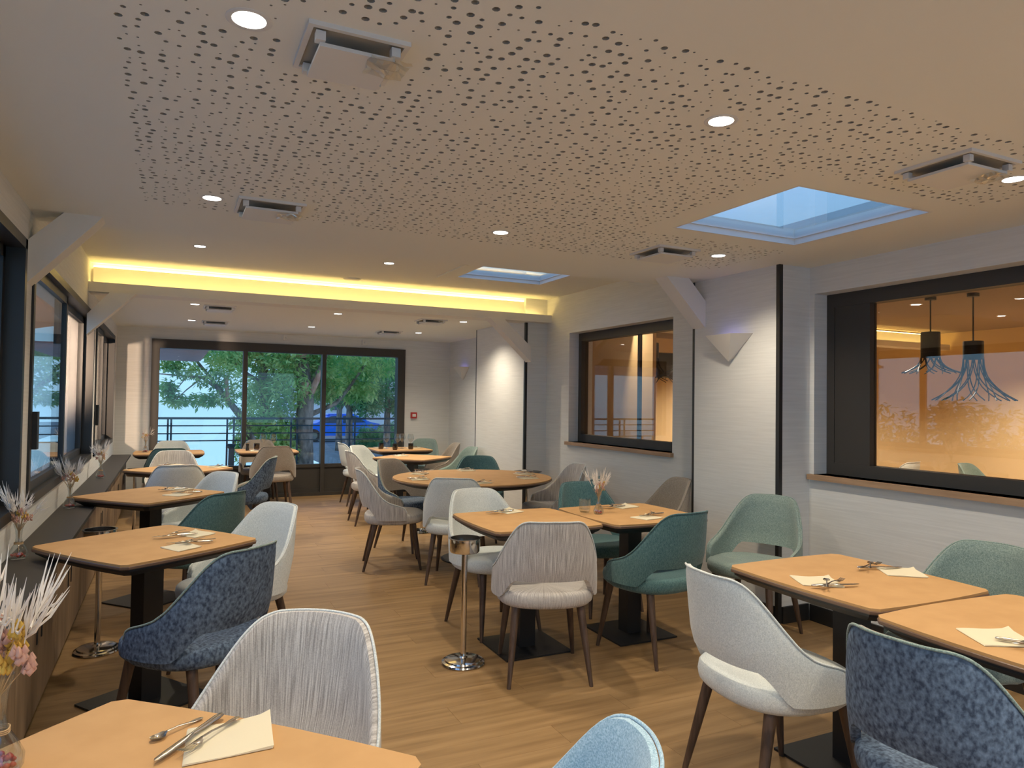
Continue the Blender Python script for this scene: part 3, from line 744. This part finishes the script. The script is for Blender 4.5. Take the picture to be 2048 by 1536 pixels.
def flat_strip(mb, st):
    """loft of flattened cross-sections along y: (y, half width, z centre, half thickness)"""
    mb.loft([[(w * math.cos(a), y, z + t * math.sin(a)) for a in [2*PI*k/8 for k in range(8)]] for y, w, z, t in st])
def knife_parts():
    a = MB(); flat_strip(a, [(-.005, .0045, .006, .0035), (.03, .007, .006, .0045), (.075, .0085, .006, .005), (.09, .007, .006, .004), (.095, .002, .006, .002)])
    b = MB(); flat_strip(b, [(-.112, .001, .004, .0006), (-.105, .006, .004, .001), (-.08, .0085, .004, .0012), (-.03, .009, .005, .0014), (-.008, .006, .006, .003), (0, .0045, .006, .003)])
    return [('handle', a), ('blade', b)]
def fork_parts():
    a = MB(); flat_strip(a, [(-.03, .004, .010, .0018), (0, .0028, .010, .002), (.04, .004, .006, .002), (.07, .0085, .0045, .002), (.088, .007, .004, .0016), (.092, .002, .004, .001)])
    b = MB(); flat_strip(b, [(-.055, .0115, .005, .0012), (-.045, .012, .004, .0014), (-.03, .0045, .010, .0018)])
    for k in range(4):
        x0 = -.0095 + k * .0063
        b.loft([[(x0 + s * .0016, yy, zz + q * .0009) for s, q in ((-1, -1), (1, -1), (1, 1), (-1, 1))] for yy, zz in ((-.052, .005), (-.075, .004), (-.098, .010))])
    return [('handle', a), ('tines', b)]
def spoon_parts():
    a = MB(); flat_strip(a, [(-.035, .004, .010, .0018), (0, .0028, .010, .002), (.035, .004, .006, .002), (.06, .008, .0045, .002), (.074, .006, .004, .0015), (.078, .002, .004, .001)])
    b = MB(); prof = [(-.082, .002, .008), (-.078, .010, .006), (-.065, .0165, .004), (-.05, .016, .0035), (-.04, .008, .007), (-.033, .004, .010)]
    b.loft([[(w * math.cos(an), y, z + .0012 * math.sin(an) + .004 * abs(math.cos(an)) ** 2 * (1 if w > .006 else 0)) for an in [2*PI*k/10 for k in range(10)]] for y, w, z in prof])
    return [('handle', a), ('bowl', b)]
CUT = {}
for nm, fn in (('knife', knife_parts), ('fork', fork_parts), ('spoon', spoon_parts)):
    CUT[nm] = [(p, mb.mesh(p, 'steel', 50)) for p, mb in fn()]
def cutlery(nm, x, y, deg, where, z=.750, lift=0, detail=True):
    t = thing(nm, 'steel %s %s' % (nm, where), nm, (x, y, z), math.radians(deg), 'steel cutlery on the tables')
    for p, me in CUT[nm]: obj(p, me, t)
    if nm != 'knife': t.scale = (.9, .9, .9) if nm == 'fork' else (.78, .78, .9)
    if lift: t.rotation_euler = (lift, 0, math.radians(deg))
napn = 0
def napkin(x, y, w, h, deg, where):
    global napn; napn += 1
    o = obj('napkin', napkin_mesh(w, h, napn), None, (x, y, .7502), math.radians(deg)); tag(o, 'cream paper napkin ' + where, 'napkin', 'cream napkins on the tables')
def setting(x, y, deg, where, w=.17, h=.15, cd=None, cx_=0, cy_=0):
    """napkin with knife, fork and spoon dropped across one end"""
    napkin(x, y, w, h, deg, where)
    a = math.radians(deg); r = random.Random(int(x * 1000 + y * 77)); cd = deg + 90 if cd is None else cd
    for k, nm in enumerate(('knife', 'fork', 'spoon')):
        lx, ly = cx_ + r.uniform(-.02, .02), cy_ + r.uniform(-.02, .02)
        X = x + lx * math.cos(a) - ly * math.sin(a); Y = y + lx * math.sin(a) + ly * math.cos(a)
        cutlery(nm, X, Y, cd + (-24, 4, 32)[k], where.replace('on ', 'on the napkin, ', 1), .7570 + k * .0058)
# table nearest the camera (individually placed)
napkin(.123, 1.571, .165, .155, 2, 'on the table nearest the camera')
cutlery('spoon', .030, 1.658, -53, 'beside the napkin on the table nearest the camera', .7505)
cutlery('knife', .058, 1.606, -39, 'across the napkin on the table nearest the camera', .7555)
cutlery('fork', .092, 1.590, -43, 'beside the knife on the table nearest the camera', .7575)
setting(.058, 3.650, 38, 'on the near side of the second left table', .12, .15, -75, .09, .0)
setting(.128, 3.965, 38, 'on the far side of the second left table', .12, .15, -60, -.08, .02)
setting(.06, 5.60, 42, 'on the near side of the third left table', .12, .15, -75, .09, .0)
setting(.07, 5.93, 42, 'on the far side of the third left table', .12, .15, -60, -.07, .0)
setting(.44, 7.72, 43, 'on the right corner of the fourth left table', .13, .15)
setting(.05, 8.05, 43, 'on the far side of the fourth left table', .13, .15, None, -.08)
setting(1.95, 4.085, 20, 'on the left half of the middle tables', .14, .15, -60, -.10, -.02)
setting(2.77, 4.0, 10, 'behind the vase on the right half of the middle tables', .15, .14, -70, -.09, .0)
setting(2.63, 3.56, 12, 'on the front edge of the right middle table', .14, .13, -60, .09, .04)
setting(2.325, 2.03, -35, 'on the far right tables beside the pale chair', .15, .15, 100, .03, -.085)
setting(2.79, 2.0, -38, 'on the far right tables beside the grey green chair', .15, .15, 95, -.10, .02)
setting(2.28, 1.32, -28, 'on the near right table beside the velvet chair', .16, .16, 60, .07, -.09)
for x, y, d, wh in ((1.99, 6.0, 0, 'on the round table, left side'), (2.13, 6.45, -30, 'on the round table, far left side'), (2.68, 6.62, 0, 'on the round table, far side'), (3.08, 6.12, 0, 'on the round table, right side'), (2.95, 5.78, 0, 'on the round table, near right side'), (2.40, 5.58, 10, 'on the round table, near the pale chair back')):
    setting(x, y, d, wh, .15, .13)
setting(2.60, 8.6, 20, 'on the table behind the round one', .16, .14)
setting(3.20, 9.95, 0, 'on the corner table right of the wine glasses', .20, .14)
setting(2.75, 10.08, 0, 'on the corner table left of the wine glasses', .16, .14)
setting(1.02, 9.86, 0, 'on the small table before the big window', .14, .14)

# ================================================================== glasses
WG = [(.001, 0), (.034, 0), (.034, .003), (.006, .008), (.004, .02), (.004, .085), (.012, .095), (.036, .125), (.046, .150), (.044, .175), (.032, .215), (.0305, .215), (.042, .175), (.044, .150), (.034, .127), (.010, .099), (.001, .097)]
wgm = MB().lathe(WG, 20).mesh('wine_glass', 'glass', 50)
tgm = MB().lathe([(.001, 0), (.030, 0), (.036, .02), (.037, .085), (.035, .085), (.033, .02), (.001, .012)], 20)
def put(name, me, x, y, label, cat, group, z=.7505):
    return tag(obj(name, me, None, (x, y, z)), label, cat, group)
for x, y, l in ((2.79, 9.92, 'leftmost wine glass on the far corner table'), (2.93, 9.84, 'middle wine glass on the far corner table'), (3.03, 9.95, 'third wine glass on the far corner table'), (3.11, 9.80, 'rightmost wine glass on the far corner table'), (1.14, 10.12, 'left wine glass on the small table before the big window'), (1.27, 10.10, 'right wine glass on the small table before the big window')):
    put('wine_glass', wgm, x, y, l, 'glass', 'wine glasses')
am = tgm.mesh('tumbler', 'amber', 50)
for x, y, l in ((2.70, 9.88, 'amber tumbler left of the wine glasses'), (2.84, 9.66, 'amber tumbler in front of the wine glasses'), (3.08, 9.70, 'amber tumbler right of the wine glasses'), (1.06, 10.14, 'dark tumbler on the small table before the big window')):
    put('tumbler', am, x, y, l, 'glass', 'amber tumblers')
put('tumbler', tgm.mesh('tumbler', 'glass', 50), 2.40, 3.90, 'small clear tumbler behind the vase on the middle tables', 'glass', None)
t = thing('pepper_mill', 'dark mill on the small table before the big window', 'mill', (.93, 10.0, .7505))
MB().lathe([(.001, 0), (.022, 0), (.022, .02), (.016, .05), (.020, .09), (.001, .092)], 16).build('body', 'blackm', t, 40)
MB().lathe([(.001, .092), (.018, .094), (.022, .11), (.014, .128), (.001, .132)], 16).build('knob', 'steel', t, 40)

# ================================================================== flower vases
def vase(x, y, z, label, seed, s=1.0, simple=False, fl=1.0, kinds=('pampas', 'pink', 'ochre')):
    r = random.Random(seed); t = thing('flower_vase', label, 'vase', (x, y, z)); t.scale = (s, s, s)
    MB().lathe([(.001, 0), (.033, 0), (.040, .012), (.041, .028), (.030, .052), (.016, .075), (.0125, .10), (.015, .135), (.024, .165), (.0225, .165), (.0135, .135), (.011, .10), (.0145, .075), (.028, .052), (.038, .028), (.037, .014), (.001, .006)], 24).build('glass_body', 'glass', t, 60)
    pb = MB()
    for k in range(26):
        a = r.uniform(0, 2*PI); q = r.uniform(0, .028); zz = r.uniform(.011, .024); rr = r.uniform(.005, .007)
        pb.lathe([(.0005, -rr), (rr*.8, -rr*.5), (rr, 0), (rr*.8, rr*.5), (.0005, rr)], 6, (q*math.cos(a), q*math.sin(a), zz))
    pb.build('red_pebbles', 'redbits', t, 60)['kind'] = 'stuff'
    tw = MB()
    for q in range(3): tw.tube([(.0185*math.cos(a), .0185*math.sin(a), .070 + q*.003 + .001*math.sin(3*a)) for a in [2*PI*k/18 for k in range(19)]], .0013, 5)
    tw.build('twine', 'straw', t, 60)
    st = MB(); heads = {'pampas': MB(), 'pink': MB(), 'ochre': MB()}
    plumes = 9
    for k in range(plumes + 14):
        a = 2*PI*k/ (plumes + 14) * 5 + r.uniform(-.3, .3)
        if k < plumes:  # pampas plumes: thin feathery blades
            lean = r.uniform(.03, .11); H_ = r.uniform(.28, .38); kind = kinds[0]
            tip = Vector((lean*math.cos(a), lean*math.sin(a), H_))
            base = Vector((tip.x*.45, tip.y*.45, .20)); st.tube([(0, 0, .03), (0.004*math.cos(a), .004*math.sin(a), .13), tuple(base)], .0011, 4)
            for q in range(15 if not simple else 5):
                d = Vector((r.uniform(-.026, .026), r.uniform(-.026, .026), r.uniform(-.07, .01)))
                m0 = base.lerp(tip, r.uniform(.1, .6)); mid = m0.lerp(tip + d, .5) + d * .15
                heads['pampas'].tube([tuple(m0), tuple(mid), tuple(tip + d)], [.0010, .0019*fl, .0003], 4)
        else:
            kind = kinds[1] if k % 2 else kinds[2]; lean = r.uniform(.012, .055); H_ = r.uniform(.185, .245)
            c = Vector((lean*math.cos(a), lean*math.sin(a), H_)); st.tube([(0, 0, .03), (.003*math.cos(a), .003*math.sin(a), .13), tuple(c)], .001, 4)
            if k % 4 == 0 and not simple:
                heads['pampas'].lathe([(.0005, -.016), (.007, -.008), (.0085, .002), (.006, .014), (.0005, .022)], 8, tuple(c * 1.06)); continue
            for q in range(14 if not simple else 6):
                p = c + Vector((r.uniform(-.010, .010), r.uniform(-.010, .010), r.uniform(-.014, .014))); rr = r.uniform(.0035, .0062) * fl
                heads[kind].lathe([(.0004, -rr), (rr*.9, 0), (.0004, rr*1.5)], 5, tuple(p))
    st.build('stems', 'straw', t, 60)['kind'] = 'stuff'
    for k, mb in heads.items():
        if mb.v: mb.build(k + '_bloom' if k != 'pampas' else 'pampas_plume', k, t, 60)['kind'] = 'stuff'
    return t
vase(-.275, 1.60, .7505, 'glass vase of dried flowers on the table nearest the camera, bottom left corner', 1, 1.10, fl=1.35)
vase(-.622, 3.98, .6885, 'first glass vase of dried pampas on the dark ledge', 2, .98)
vase(-.60, 5.64, .6885, 'second glass vase of dried pampas on the dark ledge', 3, .98)
vase(-.57, 7.6, .6885, 'third glass vase of dried pampas on the dark ledge', 4, .98)
vase(2.44, 3.80, .7505, 'glass vase of dried flowers on the joined middle tables', 5, .80)
vase(-.27, 10.0, .7505, 'glass vase of dried flowers on the far left table', 6, .95, True)
vase(7.05, 6.3, .7505, 'vase of dried flowers in the other room', 7, 1, True)
vase(8.1, 4.0, .7505, 'vase of pale dried grass in the other room on the right table', 8, 1, True)

# ================================================================== chrome ice bucket stands
def stand(x, y, label, h=.69, dark=False):
    t = thing('bucket_stand', label, 'stand', (x, y, 0), 0, None)
    MB().lathe([(.001, 0), (.118, 0), (.122, .006), (.118, .014), (.104, .018), (.100, .026), (.085, .030), (.025, .034), (.020, .042), (.001, .042)], 40).build('base', 'chrome', t, 35)
    MB().lathe([(.016, .04), (.016, h - .075)], 20).build('pole', 'chrome', t, 35)
    MB().lathe([(.001, h - .078), (.078, h - .078), (.083, h - .070), (.083, h - .006), (.090, h - .002), (.090, h), (.079, h), (.078, h - .066), (.001, h - .066)], 40).build('holder_ring', 'chrome', t, 35)
    return t
stand(1.49, 3.68, 'polished steel bucket stand in the middle foreground')
stand(-.345, 4.68, 'polished steel bucket stand between the second and third left tables')
stand(2.52, 7.50, 'polished steel bucket stand behind the round table')
stand(-.32, 8.45, 'polished steel bucket stand behind the fourth left table')
stand(3.45, 6.78, 'polished steel bucket stand by the far pier, with a dark tray')
t = thing('serving_tray', 'dark tray with a lid on the bucket stand by the far pier', 'tray', (3.45, 6.78, .691))
MB().lathe([(.001, 0), (.13, 0), (.16, .012), (.155, .014), (.001, .004)], 32).build('tray', 'blackm', t, 40)
MB().lathe([(.001, .006), (.06, .006), (.065, .02), (.05, .03), (.001, .036)], 24).build('lid', 'chrome', t, 40)

# ================================================================== outside
struct('ground_terrace', MB().box(-9, 7, YF + .25, 16.4, -.35, -.05), 'terrace')
struct('ground_parking', MB().box(5.6, 60, 21, 70, -1.2, -.78), 'asphalt')
struct('ground_quay', MB().box(1.2, 60, 16.4, 21, -1.2, -.8), 'asphalt')
struct('ground_side', MB().box(-9, XL - .28, YB - 4, YF + .25, -.35, -.05), 'terrace')
lk = struct('ground_lake', MB().box(-260, 260, 70, 500, -2.2, -2.0).box(-260, 5.6, 16.4, 70, -2.2, -2.0).box(-260, -9, -200, 16.4, -2.2, -2.0), 'lake')
# railing
t = thing('railing', 'dark metal railing between the terrace and the lake', 'railing', (0, 16, 0))
MB().box(-6, 6.5, -.03, .03, .99, 1.035).build('top_rail', 'rail', t)
for z in (.86, .70, .55):
    MB().box(-6, 6.5, -.012, .012, z - .012, z + .012).build('bar', 'rail', t)
for x in [-.04, .02, 1.08, 1.21, 2.37, 2.5, 3.64, 3.76, 4.7, 4.83, 5.9, -1.3, -1.45, -2.7, -2.85, -4.1, -5.5]:
    MB().box(x - .018, x + .018, -.018, .018, -.05, .99).build('post', 'rail', t)
for x, l in ((1.13, 'left dark terrace pedestal before the railing'), (1.38, 'right dark terrace pedestal before the railing')):
    b = thing('terrace_pedestal', l, 'pedestal', (x, 15.6, -.05))
    MB().box(-.07, .07, -.07, .07, 0, .04).build('foot', 'grey', b)
    MB().loft([[(a*q, c*q, z) for a, c in ((-1, -1), (1, -1), (1, 1), (-1, 1))] for q, z in ((.045, .04), (.04, .45), (.075, .50), (.085, .53), (.085, .55))]).build('body', 'grey', b)
# slatted canopy over the terrace
t = thing('slatted_canopy', 'brown slatted canopy over the terrace, top left of the far window', 'canopy', (0, 0, 0))
for k in range(20):
    y = 11.35 + k * .19
    MB().box(-3.5, .50 - .02 * (k % 2), y, y + .12, 2.14, 2.175).build('slat', 'slat', t)
for x in (-3.2, -1.2, .3): MB().box(x - .04, x + .04, 11.2, 15.2, 2.18, 2.27).build('beam', 'slat', t)
for x in (-3.2,): MB().box(x - .05, x + .05, 15.0, 15.1, -.05, 2.18).build('post', 'slat', t)
# orange awning outside the left windows
t = thing('orange_awning', 'orange cloth awning outside the far left window', 'awning', (0, 0, 0))
MB().add([(XL - .30, 8.0, 2.45), (XL - .30, 11.0, 2.45), (-2.5, 11.0, 2.12), (-2.5, 8.0, 2.12)], [(0, 1, 2, 3)]).build('cloth', 'orange', t)
MB().tube([(-2.5, 8.0, 2.11), (-2.5, 11.0, 2.11)], .025, 8).build('front_bar', 'white', t)

# unseen spotlight, added for the light patch: its warm beam passes the far left window and lands on the far wall
t = thing('added_spotlight', 'added warm spotlight on a post outside the left windows', 'lamp', (-1.9, 4.5, -.05))
MB().tube([(0, 0, 0), (0, 0, 1.86)], .025, 10).build('post', 'rail', t)
MB().lathe([(.001, 0), (.14, 0), (.14, .03), (.001, .03)], 20).build('foot', 'rail', t)
MB().box(-.12, .12, -.16, .02, 1.83, 2.07).build('head', 'rail', t).rotation_euler = (0, 0, -.235)
MB().box(-.10, .10, .022, .026, 1.85, 2.05).build('lens', emit('added_spotlight_lens', (1.0, .78, .6), 8), t).rotation_euler = (0, 0, -.235)
l = bpy.data.lights.new('added_beam', 'SPOT'); l.energy = 2300; l.color = (1.0, .66, .45); l.shadow_soft_size = .10; l.spot_size = math.radians(24); l.spot_blend = .7
o = bpy.data.objects.new('added_beam', l); COL.objects.link(o); o.location = (-1.89, 4.65, 1.90)
o.rotation_euler = (Vector((-.36, 10.9, 1.65)) - o.location).to_track_quat('-Z', 'Y').to_euler()
# trees
def leaves(mb, clusters, n, size, seed):
    r = random.Random(seed)
    for k in range(n):
        c = clusters[int(r.random() * len(clusters))]
        while True:
            p = (r.uniform(-1, 1), r.uniform(-1, 1), r.uniform(-1, 1))
            if sum(q*q for q in p) <= 1: break
        x, y, z = c[0] + p[0]*c[3], c[1] + p[1]*c[3], c[2] + p[2]*c[4]
        a = r.uniform(0, 2*PI); el = r.uniform(-1.2, .4); L_ = size * r.uniform(.6, 1.4); w = L_ * .17
        d = Vector((math.cos(a)*math.cos(el), math.sin(a)*math.cos(el), math.sin(el))); s_ = d.cross(Vector((r.uniform(-1, 1), r.uniform(-1, 1), 1))).normalized() * w
        p0 = Vector((x, y, z)); i = len(mb.v)
        mb.v += [tuple(p0), tuple(p0 + d*L_*.5 + s_), tuple(p0 + d*L_), tuple(p0 + d*L_*.5 - s_)]; mb.f.append((i, i+1, i+2, i+3))
def tree(name, label, base, trunk, branches, clusters, n, size, seed, lm='leaf', reds=()):
    t = thing(name, label, 'tree', base)
    B = Vector(base)
    def tb(pts): return MB().tube([tuple(Vector(p[:3]) - B) for p in pts], [p[3] for p in pts], 10)
    tb(trunk).build('trunk', 'bark', t, 60)
    for b in branches: tb(b).build('branch', 'bark', t, 60)
    for b in reds: tb(b).build('cut_branch', 'barkred', t, 60)['label'] = 'reddish peeled branch'
    mb = MB(); leaves(mb, [(c[0]-B.x, c[1]-B.y, c[2]-B.z, c[3], c[4]) for c in clusters], n, size, seed)
    mb.build('foliage', lm, t)['kind'] = 'stuff'
G = -.8
tree('tree', 'thick trunked tree behind the railing with reddish cut limbs', (3.0, 18, G),
     [(3.0, 18, G, .30), (2.99, 18, -.31, .25), (2.97, 18, .67, .225), (3.0, 18, 1.41, .21), (2.93, 18, 2.15, .165), (2.87, 18, 2.64, .14), (2.82, 18, 3.4, .12), (2.7, 18.2, 4.5, .08)],
     [[(3.0, 18, 1.40, .12), (3.19, 17.9, 1.85, .09), (3.33, 17.9, 2.22, .075), (3.5, 17.9, 2.73, .06), (3.68, 18, 3.4, .05)], [(2.87, 18, 2.5, .08), (2.6, 18.3, 3.2, .05)],
      [(3.05, 18.2, 1.0, .07), (3.9, 18.8, 1.33, .055), (4.25, 19, 1.69, .047), (4.47, 19, 2.03, .04), (4.75, 19, 2.44, .034), (5.11, 19, 2.9, .025)]],
     [(2.6, 17.8, 1.7, .5, .5), (3.3, 18.2, 2.3, .5, .4), (2.4, 18, .8, .4, .6), (2.55, 18, 2.5, .6, .5), (3.6, 18.6, 1.8, .45, .4), (3.1, 18.4, 2.9, 1.0, .4), (4.2, 19.2, 2.4, .7, .5), (5.1, 19.3, 2.5, .7, .5), (4.6, 19.4, 1.7, .6, .3), (2.5, 17.9, .2, .35, .4)],
     8500, .17, 11, 'leaf', [[(3.1, 17.83, 1.60, .085), (3.22, 17.76, 1.9, .075), (3.30, 17.76, 2.15, .05)], [(2.88, 17.85, 2.45, .15), (2.86, 17.82, 2.75, .14)], [(2.93, 17.80, 1.55, .10), (2.95, 17.78, 1.85, .09)]])
tree('tree', 'second tree behind the railing, left of the thick trunk', (2.3, 19, G),
     [(2.32, 19, G, .16), (2.28, 19, -.26, .14), (2.16, 19, 1.39, .127), (2.08, 19, 2.15, .114), (2.01, 19, 2.66, .095), (1.9, 19, 3.5, .075)],
     [[(2.12, 19, 1.8, .06), (1.66, 18.9, 2.08, .044), (1.3, 18.9, 2.44, .031), (.95, 18.9, 2.8, .022)], [(2.1, 19, 2.0, .05), (2.4, 19.2, 2.6, .035), (2.55, 19.3, 3.2, .025)]],
     [(1.7, 18.8, 2.5, .6, .4), (2.1, 19, 1.6, .5, .5), (1.2, 18.9, 2.6, .6, .35), (2.5, 19.2, 2.2, .5, .5), (2.0, 19, .6, .4, .5), (2.3, 19, 3.0, .7, .3)], 5000, .17, 12)
tree('tree', 'leaning tree stretching over the lake at the left of the far window', (1.95, 17, G),
     [(2.0, 17, G, .10), (1.79, 17, .27, .088), (1.4, 17, 1.06, .078), (1.14, 17, 1.39, .061), (.92, 17, 1.66, .044), (.61, 17, 1.88, .033), (.31, 17, 1.9, .022), (-.25, 17, 1.94, .012)],
     [[(1.34, 17, 1.17, .056), (1.08, 17.1, 1.5, .05), (.87, 17.1, 1.77, .044), (.61, 17.1, 2.1, .033), (.3, 17.1, 2.5, .02)], [(.61, 17, 1.88, .02), (.3, 16.9, 1.6, .012), (.02, 16.9, 1.3, .006)], [(.31, 17, 1.9, .012), (.1, 17, 1.6, .008), (-.1, 17, 1.35, .005)]],
     [(.3, 17, 2.05, .32, .22), (.75, 17, 1.9, .35, .25), (.1, 17, 1.40, .26, .16), (.60, 17, 1.40, .30, .16), (1.05, 17, 2.15, .35, .3), (1.3, 17, 1.75, .35, .3), (1.6, 17, 1.1, .3, .3), (1.45, 17, .35, .22, .35), (.9, 17.1, 2.5, .6, .25), (-.05, 17, 2.2, .25, .2), (1.0, 17, 1.45, .35, .2), (1.5, 17, .9, .3, .25), (-.05, 17, 1.65, .2, .2), (.4, 17, 2.5, .4, .2)],
     4200, .13, 13, 'leaf', [[(1.14, 16.95, 1.37, .055), (1.09, 16.93, 1.91, .045)]])
for i, (x, y, r_, h, l) in enumerate([(5.9, 26, 1.3, 2.3, 'dense green tree behind the parked car, left one'), (7.6, 27, 1.3, 2.2, 'dense green tree at the right edge of the far window'), (6.6, 31, 1.7, 3.3, 'tall pale green tree far behind the car'), (10.5, 33, 2.2, 3.5, 'broad green tree far right beyond the parking')]):
    tree('tree', l, (x, y, G), [(x, y, G, .16), (x, y, .8, .12), (x, y, 2.2, .07)], [[(x, y, .9, .06), (x + .5, y, 1.8, .04)], [(x, y, 1.0, .06), (x - .5, y, 1.9, .04)]],
         [(x, y, h, r_, .9), (x - r_*.5, y, h - .5, r_*.6, .7), (x + r_*.6, y, h - .4, r_*.6, .8), (x + .2, y, h + .9, r_*.9, .7), (x + .6, y - .3, h - 1.0, r_*.5, .5)], 5200, .17, 20 + i, 'leafdark')
def hedge(x, y, w, d, h, label, seed):
    t = thing('hedge', label, 'hedge', (x, y, G)); MB().box(-w*.8, w*.8, -d*.7, d*.7, 0, h*.85).build('core', 'leafdark', t)
    r = random.Random(seed); mb = MB(); leaves(mb, [(r.uniform(-w, w), r.uniform(-d, d), r.uniform(.2, h), .35, .25) for k in range(40)], 3500, .14, seed); mb.build('foliage', 'leafdark', t)['kind'] = 'stuff'
hedge(8.6, 31, 1.3, .5, 1.0, 'low clipped hedge right of the blue car', 31)
hedge(11.0, 34, 1.4, .5, 1.1, 'low hedge farther right behind the railing', 32)
for i, y in enumerate((4.2, 7.0, 9.8, 12.6, 15.4, 18.2)):
    bush = thing('bush', 'bush on the lake shore outside the left windows, %s' % ('nearest', 'second', 'third', 'fourth', 'fifth', 'farthest')[i], 'bush', (-8.2, y, -.05), 0, 'bushes outside the left windows')
    MB().tube([(0, 0, -2.0), (.05, 0, .3), (0, .1, 1.1)], [.05, .04, .02], 8).build('stem', 'bark', bush)
    mb = MB(); leaves(mb, [(0, 0, .9, 1.25, .75), (.2, .5, 1.2, .7, .55), (-.2, -.5, .3, 1.0, .8), (0, 0, -.5, 1.2, .8)], 2600, .2, 50 + i); mb.build('foliage', 'leafdark', bush)['kind'] = 'stuff'
# car
def car(x, y, z, deg, label):
    t = thing('parked_car', label, 'car', (x, y, z), math.radians(deg))
    prof = [(-2.1, .30), (-2.12, .62), (-2.0, .88), (-1.25, .98), (-.55, 1.40), (.75, 1.44), (1.55, 1.05), (2.05, .95), (2.12, .55), (2.1, .30)]
    b = MB(); b.loft([[(a, y_, zz) for a, zz in [(p * (1 if abs(y_) < .8 else .985), .85 + (q - .85) * (1 if abs(y_) < .7 else .97)) for p, q in prof]] for y_ in (-.86, -.80, .80, .86)]); b.build('body', 'car', t, 35)
    MB().prism([(-1.10, .98), (-.50, 1.33), (.05, 1.36), (.05, .98)], -.875, .875, 'y').build('side_window', 'carglass', t)
    MB().prism([(.12, .98), (.12, 1.36), (.72, 1.36), (1.30, 1.03)], -.875, .875, 'y').build('side_window', 'carglass', t)
    for wx in (-1.35, 1.35):
        for wy in (-.80, .80):
            w_ = MB().lathe([(.001, -.1), (.20, -.1), (.33, -.09), (.34, 0), (.33, .09), (.20, .1), (.001, .1)], 24).build('wheel', 'tyre', t, 40, (wx, wy, .34)); w_.rotation_euler = (PI/2, 0, 0)
            MB().lathe([(.001, -.115), (.19, -.108), (.19, .108), (.001, .115)], 16).build('rim', 'steel', w_, 40)
    MB().box(2.08, 2.13, -.80, -.50, .72, .88).box(2.08, 2.13, .50, .80, .72, .88).build('tail_lights', 'red', t)
    MB().box(-.62, .78, -.70, .70, 1.41, 1.45).build('roof_panel', 'car', t)
car(8.05, 38, -.78, -4, 'bright blue parked car beyond the terrace, partly behind the trunk')
# pale house far behind
t = thing('house', 'pale rendered house far behind the trees', 'building', (14, 62, -.8))
MB().box(-5, 6, 0, 7, 0, 4.2).build('wall', 'house', t)
MB().prism([(-5.5, 4.2), (6.5, 4.2), (4.8, 5.8), (-3.8, 5.8)], -.5, 7.5, 'y').build('roof', 'rooftile', t)
for x in (-3.5, -1, 1.5, 4): 
    f = MB().box(x - .5, x + .5, -.06, .0, 1.2, 2.6).build('window', 'white', t); MB().box(x - .42, x + .42, -.09, -.06, 1.28, 2.52).build('pane', 'carglass', f)
